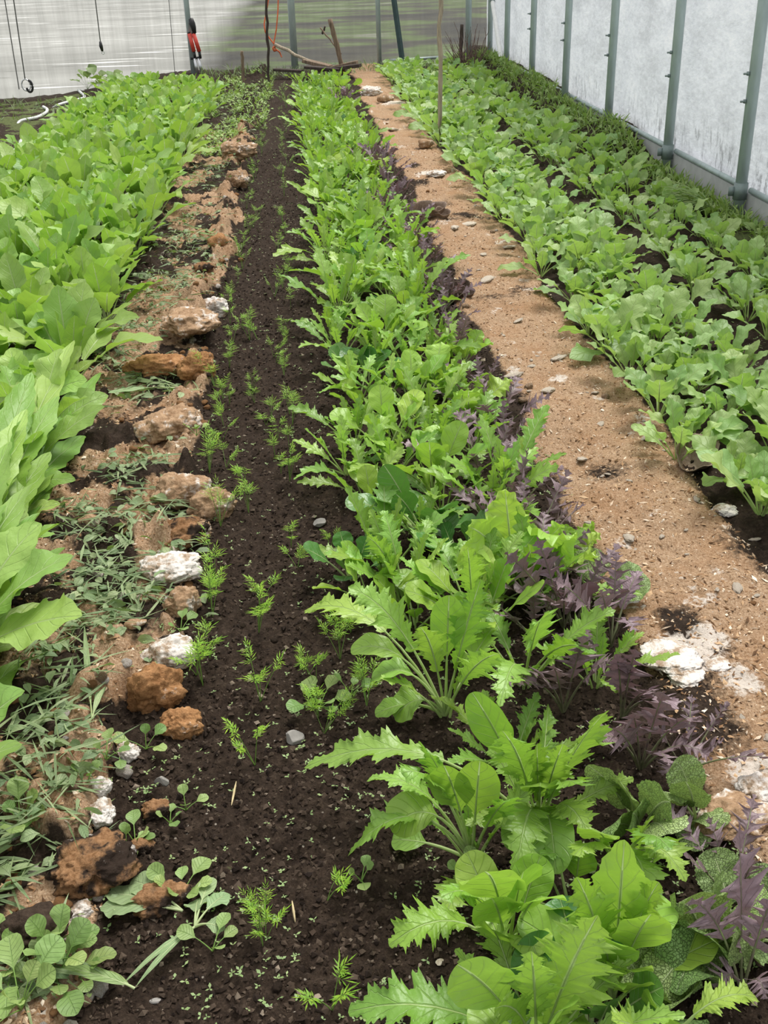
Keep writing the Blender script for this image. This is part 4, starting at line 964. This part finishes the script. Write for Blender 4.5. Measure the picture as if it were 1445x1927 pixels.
SP = [(255, 625, 70, 120), (305, 525, 70, 130), (340, 445, 60, 130), (365, 400, 60, 110), (255, 728, 70, 110), (310, 728, 50, 70), (235, 885, 45, 70), (285, 950, 60, 120), (150, 985, 60, 80), (190, 1090, 80, 140), (150, 1165, 70, 120), (260, 1130, 70, 110), (95, 1360, 65, 100), (140, 1290, 50, 40), (85, 1240, 40, 50),
      (95, 1540, 60, 60), (30, 1560, 40, 60), (40, 1850, 60, 70), (210, 665, 60, 90), (350, 540, 50, 70), (400, 485, 40, 60), (385, 345, 50, 90), (420, 320, 40, 70), (420, 260, 40, 50), (440, 215, 40, 80), (430, 185, 50, 90), (260, 560, 50, 50), (120, 1440, 60, 70), (290, 860, 40, 40), (220, 1010, 60, 80), (330, 1020, 30, 30), (20, 1660, 40, 40), (420, 195, 50, 160), (470, 180, 40, 120), (440, 240, 50, 120), (360, 330, 60, 90), (330, 480, 70, 110), (280, 580, 70, 90), (470, 165, 40, 90), (500, 175, 20, 60)]
litter('weed_clippings', SP, 808, ['litter'], 'cut grass and weeds wilting over the left path')
def wall_weeds():
    rng = np.random.default_rng(809); mb, m2, m3 = MB(), MB(), MB()
    for _ in range(4200):
        y = 4.6 + 10*rng.random()**1.25; x = 2.44 - abs(rng.normal())*.12
        if fbm(np.array([x*4]), np.array([y*3]), 0, 72, 3)[0] < .36: continue
        a = rng.random()*6.28; el = rng.uniform(.1, 1.3); d = np.array([math.cos(a)*math.cos(el), math.sin(a)*math.cos(el), math.sin(el)])
        o = np.array([x, y, hz(x, y)]); b = mb
        if rng.random() < .65: blade(b, o, d, rng.uniform(.05, .14), rng.uniform(.006, .012), rng, arch=.03)
        else: leaf(b, None, 'smooth', o, o + d*rng.uniform(.04, .09), rng.uniform(.02, .035), .02, rng, .2, 6, rng.normal()*.5, .2, cross=3)
    for _ in range(900):
        y = rng.uniform(8.0, 14.8); x = -2.25 - 2.2*rng.random()
        if fbm(np.array([x*2]), np.array([y*2]), 0, 73, 3)[0] < .47: continue
        a = rng.random()*6.28; el = rng.uniform(.2, 1.2); d = np.array([math.cos(a)*math.cos(el), math.sin(a)*math.cos(el), math.sin(el)]); o = np.array([x, y, hz(x, y)])
        for _k in range(3): blade(m2, o, d + rng.normal(size=3)*.3, rng.uniform(.04, .12), rng.uniform(.005, .010), rng, arch=.02)
    for _ in range(700):
        x = rng.uniform(-1.2, 2.3); y = rng.uniform(14.3, 15.1); o = np.array([x, y, hz(x, y)]); a = rng.random()*6.28; el = rng.uniform(.4, 1.3)
        blade(m3, o, np.array([math.cos(a)*math.cos(el), math.sin(a)*math.cos(el), math.sin(el)]), rng.uniform(.05, .16), .009, rng, arch=.02)
    tag(mb.obj('weeds', M['wall_weed']), 'low green weeds along the foot of the white film wall', 'weeds', kind='stuff')
    m4 = MB()
    for _ in range(2400):
        y = rng.uniform(8.6, 14.6); x = rng.uniform(-.85, -.28) if y > 10 else rng.uniform(-.85, -.5)
        if fbm(np.array([x*4]), np.array([y*2]), 0, 74, 3)[0] < .40: continue
        a = rng.random()*6.28; el = rng.uniform(.0, 1.0); o = np.array([x, y, hz(x, y)]); d = np.array([math.cos(a)*math.cos(el), math.sin(a)*math.cos(el), math.sin(el)])
        if rng.random() < .5: blade(m4, o, d, rng.uniform(.04, .12), rng.uniform(.006, .011), rng, arch=.02)
        else: leaf(m4, None, 'smooth', o, o + d*rng.uniform(.03, .07), rng.uniform(.018, .03), .02, rng, .2, 6, rng.normal()*.5, .2, cross=3)
    tag(m4.obj('weeds', M['wall_weed']), 'low weeds over the far end of the left path', 'weeds', kind='stuff')
    tag(m2.obj('weeds', M['litter']), 'low weeds around the white hose left of the left bed', 'weeds', kind='stuff')
    tag(m3.obj('weeds', M['litter']), 'low weeds along the foot of the end wall', 'weeds', kind='stuff')
wall_weeds()
def grass_clump():
    rng = np.random.default_rng(810); p = on_ground(1335, 402); mb = MB()
    for _ in range(90):
        a = math.pi + rng.normal()*.45 - .2; l = rng.uniform(.16, .34); d = np.array([math.cos(a), math.sin(a)*1.2, rng.uniform(.0, .55)])
        o = rng.normal(size=3)*np.array([.03, .05, 0]); leaf(mb, None, 'weed', o, o + d*l, .009, l*.35, rng, 0, 9, rng.normal()*.4, .2, cross=3)
    e = tag(empty('grass_clump', (min(p[0], 2.36), p[1], hz(2.3, p[1]))), 'long-bladed grass clump flopping left beside the nearest wall post', 'grass'); mb.obj('blades', M['weed'], e)
grass_clump()
def weed_plant(px, py, label, sc, seed, mat='weed', cnt=7, typ='smooth', group=None):
    rng = np.random.default_rng(seed); p = on_ground(px, py); e = tag(empty('broadleaf_weed', p), label, 'weed', group); mb, sb = MB(), MB()
    for i in range(cnt):
        a = i*2.4 + rng.random(); el = rng.uniform(.25, 1.1); l = sc*rng.uniform(.6, 1.1); d = np.array([math.cos(a)*math.cos(el), math.sin(a)*math.cos(el), math.sin(el)])*l
        leaf(mb, sb, typ, (0, 0, 0), d, l*.42, l*.25, rng, .45, 12, rng.normal()*.4, .2, .0013, cross=5)
    mb.obj('foliage', M[mat], e); sb.obj('stems', M['stalk_thin'], e); return e
for i, (px, py, sc, lab) in enumerate([
    (110, 1850, .10, 'broad-leaved weed with round spotted leaves at the bottom left'), (40, 1900, .12, 'large round-leaved weed cut by the bottom left corner'), (25, 1830, .11, 'pale wilting weed at the left edge near the bottom'), (40, 1560, .10, 'low round-leaved weed at the left edge beside brown soil'),
    (275, 1410, .07, 'small weed with three round leaves beside the whitish lump'), (200, 1430, .06, 'narrow-leaved weed by the pale pear-shaped lump'), (225, 1425, .06, 'darker narrow weed next to the whitish lump'), (165, 1475, .05, 'tiny weed touching the pale pear-shaped lump'), (255, 1590, .07, 'trailing weed beside the small brown lump'), (238, 1600, .06, 'round-leaved weed on the slope of the big brown mound'),
    (350, 1525, .05, 'small weed with oval leaves right of the speckled clod'), (320, 1550, .05, 'tiny upright weed below the speckled clod'), (340, 1190, .06, 'bright weed under the rounded tan clod'), (370, 820, .07, 'weed beside the grey tip of the tan mound'), (680, 1660, .06, 'single oval-leaved weed on bare soil below the drooping leaf'), (870, 1660, .06, 'bluish small weed at the foot of the large mizuna'),
    (150, 1840, .06, 'little weed beside the round spotted leaves'), (400, 1790, .07, 'weed with notched leaves right of the wilted plant'), (340, 1690, .08, 'weed behind the wilted leaves'), (660, 1310, .07, 'weed between the seedlings and the paddle-leaved mizuna'), (600, 1335, .09, 'single long-leaved sprout among the feathery seedlings'), (110, 1810, .09, 'weed with heart-shaped leaves at the left edge')]):
    weed_plant(px, py, lab, sc, 820 + i, cnt=4 if sc < .075 else 8)
for i, (px, py) in enumerate([(165, 168), (185, 166), (205, 170)]): weed_plant(px, py, 'leafy weed against the pale end wall panel, ' + ('left', 'middle', 'right')[i] + ' of three', .32, 860 + i, cnt=9)
def wilted(px0, py0, tips, label, seed, mat='dull'):
    rng = np.random.default_rng(seed); p = on_ground(px0, py0); p[2] += .01; e = tag(empty('wilted_plant', p), label, 'wilted plant'); mb, sb = MB(), MB()
    for (tx, ty, wd, typ) in tips:
        q = on_ground(tx, ty); q[2] += .012; leaf(mb, sb, typ, (0, 0, 0), q - p, wd, .02, rng, .42 if typ != 'weed' else .1, 16, rng.normal()*.2, .1, .0022)
    mb.obj('foliage', M[mat], e); sb.obj('stalks', M['stalk_pale'], e)
wilted(345, 1722, [(190, 1718, .070, 'mustard'), (205, 1690, .05, 'smooth'), (250, 1665, .05, 'smooth')], 'pulled wilted leaf lying flat with its stalk pointing right', 870)
wilted(368, 1752, [(430, 1690, .045, 'mustard'), (425, 1758, .035, 'mustard'), (400, 1660, .03, 'smooth'), (375, 1700, .05, 'mustard'), (230, 1865, .012, 'weed'), (255, 1870, .012, 'weed')], 'wilted uprooted plant with a long stalk trailing to lower left', 871)
wilted(255, 1868, [(110, 1830, .022, 'weed'), (165, 1838, .016, 'weed')], 'long grass leaf curved over dark soil at the bottom left', 872, 'weed')
wilted(345, 735, [(225, 722, .045, 'mustard'), (205, 745, .03, 'smooth'), (215, 752, .02, 'weed'), (235, 705, .012, 'weed')], 'trail of pale wilted weeds pointing left on the path', 873)
wilted(175, 1360, [(215, 1255, .02, 'weed'), (160, 1180, .014, 'weed'), (200, 1300, .012, 'weed')], 'long pale grass stalk lying across the clippings', 874)
wilted(95, 1630, [(210, 1540, .018, 'weed'), (190, 1560, .014, 'weed'), (220, 1510, .012, 'weed'), (170, 1600, .012, 'weed')], 'sheaf of grass leaves lying beside the big brown mound', 875, 'weed')
wilted(420, 450, [(330, 440, .02, 'weed'), (440, 455, .02, 'weed'), (350, 430, .016, 'weed')], 'bunch of grass leaves lying across the path to the dark strip', 876, 'weed')

# ------------------------------------------------------------------ stakes, boards, tools, cords
def stake(b, t, r, mat, label, wob=.006, name='wooden_stake', cat='stake', Y=None, seed=1):
    p = on_ground(*b); Y = Y or p[1]; q = at_y(t[0], t[1], Y); rng = np.random.default_rng(seed); u = np.linspace(0, 1, 14)[:, None]
    p = p - np.array([0, 0, .06]); e = tag(empty(name, p), label, cat); P = (q - p)*u + rng.normal(size=(14, 3))*wob*np.array([1, 1, 0]); m = MB(); m.tube(P, r*(1 + rng.normal(size=14)*.08), 7); m.obj('shaft', M[mat], e); return e
stake((829, 258), (828, -60), .018, 'wood_pale', 'tall crooked pale stake rising from the radish row beside the tan path', .008, seed=2)
stake((457, 160), (456, 96), .018, 'wood', 'short brown stake left of the thin tall one', .003, seed=3)
stake((505, 160), (500, -40), .016, 'wood_dark', 'thin dark stake at the head of the dark soil strip', .006, seed=4)
stake((651, 145), (621, 36), .030, 'wood', 'leaning grey-brown stake in front of the board pile', .003, seed=5)
stake((866, 136), (869, 46), .024, 'wood_dark', 'dark upright stake beside the dry twig bush', .004, seed=6)
def stick(a, b, Ya, Yb, r, mat, label, name='stick', cat='stick'):
    A_, B2 = at_y(*a, Ya), at_y(*b, Yb); u = np.linspace(0, 1, 8)[:, None]; rng = np.random.default_rng(int(a[0])); e = tag(empty(name, A_), label, cat)
    m = MB(); m.tube((B2 - A_)*u + rng.normal(size=(8, 3))*r*.25, np.linspace(r, r*.75, 8), 7); m.obj('shaft', M[mat], e)
stick((518, 84), (605, 126), 14.5, 14.2, .022, 'wood_pale', 'pale pole slanting from the orange twine down to the boards')
stick((603, 52), (642, 102), 14.7, 14.5, .010, 'wood', 'thin twig leaning on the end wall behind the leaning stake')
stick((606, 64), (612, 50), 14.7, 14.7, .014, 'wood_dark', 'short forked twig end beside the thin twig')
def plank(a, b, Y, wd, th, mat, label):
    A_, B2 = at_y(*a, Y), at_y(*b, Y - .15); d = B2 - A_; L = np.linalg.norm(d); d /= L; s_ = np.cross([0, 0, 1], d); s_ /= np.linalg.norm(s_); n_ = np.cross(d, s_)
    c = (A_ + B2)/2; mb = MB(); mb.box((0, 0, 0), (L, wd, th), np.stack([d, s_, n_], 1)); o = mb.obj('wooden_board', M[mat], None, False); o.location = c; md = o.modifiers.new('b', 'BEVEL'); md.width = .006; md.segments = 2
    tag(o, label, 'board')
for i, q in enumerate([((516, 131), (568, 134), 14.3, .10, .03, 'wood_dark', 'dark board at the left end of the board pile'), ((572, 114), (622, 126), 14.3, .14, .04, 'wood', 'weathered board slanting down in the pile under the pale pole'), ((600, 133), (672, 117), 14.2, .12, .04, 'wood', 'weathered board slanting up at the right of the pile'),
          ((618, 131), (678, 123), 14.05, .12, .04, 'wood_dark', 'dark lower board at the right of the pile'), ((575, 126), (640, 131), 14.1, .14, .03, 'wood_dark', 'flat dark board in the middle of the pile'), ((772, 137), (800, 131), 13.6, .08, .03, 'wood_dark', 'small dark board lying between the two far radish rows')]): plank(*q)
def cord(pts, Y, r, mat, label, name='hanging_cord', cat='cord'):
    P = np.array([at_y(*q, Y) for q in pts]); e = tag(empty(name, P[-1]), label, cat); m = MB()
    t = np.linspace(0, 1, len(P)); tt = np.linspace(0, 1, 30); Q = np.stack([np.interp(tt, t, P[:, k]) for k in range(3)], 1) - P[-1]; m.tube(Q, r, 6); m.obj('cord', M[mat], e); return e
YC = 11.5
e = cord([(22, -25), (47, 148)], YC, .006, 'cord', 'cord ending in a ring and metal hook at the far left')
k = 1/ (F/ (YC*1.03)); m = MB(); a = np.linspace(0, 2*math.pi, 24); m.tube(np.stack([7*k*np.cos(a), 0*a, -10*k + 9*k*np.sin(a)], 1), .007, 6); m.obj('ring', M['chrome'], e)
m = MB(); a = np.linspace(1.6, -2.9, 20); m.tube(np.stack([5*k + 5*k*np.cos(a), 0*a, -12*k + 9*k*np.sin(a)], 1), .012, 6); m.obj('hook', M['black'], e)
cord([(5, -25), (36, 168)], YC, .005, 'cord', 'leftmost loose cord hanging beside the hooked one')
e = cord([(177, -20), (189, 80)], YC + 1, .006, 'cord', 'short cord with a dark clip hanging before the pale wall panel')
m = MB(); m.tube([(0, 0, .01), (0, 0, -.035), (.008, 0, -.085)], [.012, .02, .012], 8); m.obj('clip', M['black'], e); m = MB(); a = np.linspace(0, 6.28, 16); m.tube(np.stack([.012 + .012*np.cos(a), 0*a, -.10 + .016*np.sin(a)], 1), .004, 5); m.obj('clip_ring', M['chrome'], e)
cord([(316, -20), (330, 148)], YC + 2.5, .004, 'cord', 'hair-thin line hanging left of the red loppers')
e = tag(empty('orange_twine', at_y(516, 84, 14.5)), 'orange twine looped from above and knotted on the pale pole', 'twine'); o = np.array(e.location)
def tw(pts, r=.009):
    P = np.array([at_y(*q, 14.5) for q in pts]) - o; t = np.linspace(0, 1, len(P)); tt = np.linspace(0, 1, 40); m = MB(); Q = np.stack([np.interp(tt, t, P[:, k_]) for k_ in range(3)], 1); Q[:, 1] += .01*np.sin(tt*9); m.tube(Q, r, 6); m.obj('strand', M['twine'], e)
tw([(509, -25), (502, 18), (497, 45), (499, 60), (507, 72), (515, 82)]); tw([(524, -25), (523, 20), (520, 55), (515, 82)]); tw([(515, 82), (518, 92), (526, 98), (530, 108)]); tw([(514, 80), (519, 86), (513, 90), (516, 96), (522, 94)], .012)
def loppers():
    Y = 14.98; o = at_y(374, 140, Y); o[2] = max(o[2], hz(o[0], Y)); e = tag(empty('loppers', o), 'red and black handled loppers leaning upside down on the end wall post', 'loppers'); P = lambda x, y: at_y(x, y, Y) - o
    for (x0, y0, x1, y1) in ((356, 63, 365, 97), (364, 63, 375, 97)):
        m = MB(); m.tube([P(x0, y0), P(x1, y1)], .026, 10); h = m.obj('grip', M['red'], e)
        m = MB(); m.tube([P(x0 - 1, y0 - 3), P(x0, y0)], .020, 8); m.obj('grip_end', M['black'], e); m = MB(); m.tube([P(x1, y1), P(x1 + 2, y1 + 12)], .018, 8); m.obj('shank', M['black'], e)
    m = MB(); m.tube([P(360, 34), P(361, 44), P(364, 52), P(366, 63)], [.02, .042, .034, .024], 8); m.box(P(358, 40), (.03, .02, .05)); m.obj('head', M['black'], e)
    m = MB(); m.tube([P(359, 110), P(379, 108)], .015, 8); m.obj('crossbar', M['black'], e)
    for (x0, y0, x1, y1) in ((366, 110, 373, 142), (373, 110, 381, 142)): m = MB(); m.tube([P(x0, y0), P(x1, y1)], .020, 10); m.obj('steel_leg', M['chrome'], e)
loppers()
def hose():
    pts = [(-40, 395, 1), (-5, 335, 1), (20, 300, 1), (45, 262, 1), (50, 250, 1), (44, 242, 0), (30, 234, 0), (36, 230, 1), (70, 224, 1), (88, 214, 1), (90, 208, 1), (80, 202, 1), (92, 200, 0), (108, 200, 1), (135, 192, 1), (158, 187, 1), (160, 183, 1), (152, 176, 1), (146, 170, 1), (170, 168, 0)]
    P = np.array([on_ground(a, b) + np.array([0, 0, .012 if v else -.05]) for a, b, v in pts]); t = np.arange(len(P)); tt = np.linspace(0, len(P) - 1, 160); Q = np.stack([np.interp(tt, t, P[:, k_]) for k_ in range(3)], 1)
    for _ in range(6): Q[1:-1] = (Q[:-2] + 2*Q[1:-1] + Q[2:])/4
    m = MB(); m.tube(Q, .017, 8); tag(m.obj('hose', M['hose']), 'white hose snaking through weeds and soil left of the left bed', 'hose')
hose()
def twig_bush():
    rng = np.random.default_rng(880); p = on_ground(882, 140); p[0] = min(p[0], 2.3); e = tag(empty('dry_bush', p), 'dry brown twig bush in the far right corner', 'bush'); m = MB()
    for _ in range(70):
        a = rng.random()*6.28; el = rng.uniform(.6, 1.5); l = rng.uniform(.25, .6); d = np.array([math.cos(a)*math.cos(el)*.8, math.sin(a)*math.cos(el)*.5, math.sin(el)]); u = np.linspace(0, 1, 6)[:, None]
        m.tube(rng.normal(size=3)*np.array([.06, .05, 0]) + d*l*u + np.cumsum(rng.normal(size=(6, 3))*.012, 0), np.linspace(.006, .002, 6), 4, False)
    m.obj('twigs', M['twig'], e)
twig_bush()
A_ = at(1240, 1725, .03); B2 = at(1318, 1688, .10); m = MB(); m.tube(np.linspace(A_, B2, 8) + np.random.default_rng(5).normal(size=(8, 3))*.002, .004, 6); tag(m.obj('stick', M['wood']), 'thin brown stick poking out between the veined mustard leaves', 'stick')
for px, py, px2, py2, lab in ((436, 1520, 445, 1475, 'pale dry straw piece on dark soil left of the large mizuna'), (550, 1700, 556, 1740, 'pale dry straw sliver between the two front seedlings')):
    A_, B2 = on_ground(px, py), on_ground(px2, py2); m = MB(); m.tube(np.linspace(A_ + [0, 0, .006], B2 + [0, 0, .006], 5), [.0008, .002, .0025, .002, .0008], 5); tag(m.obj('straw_piece', M['straw']), lab, 'straw')
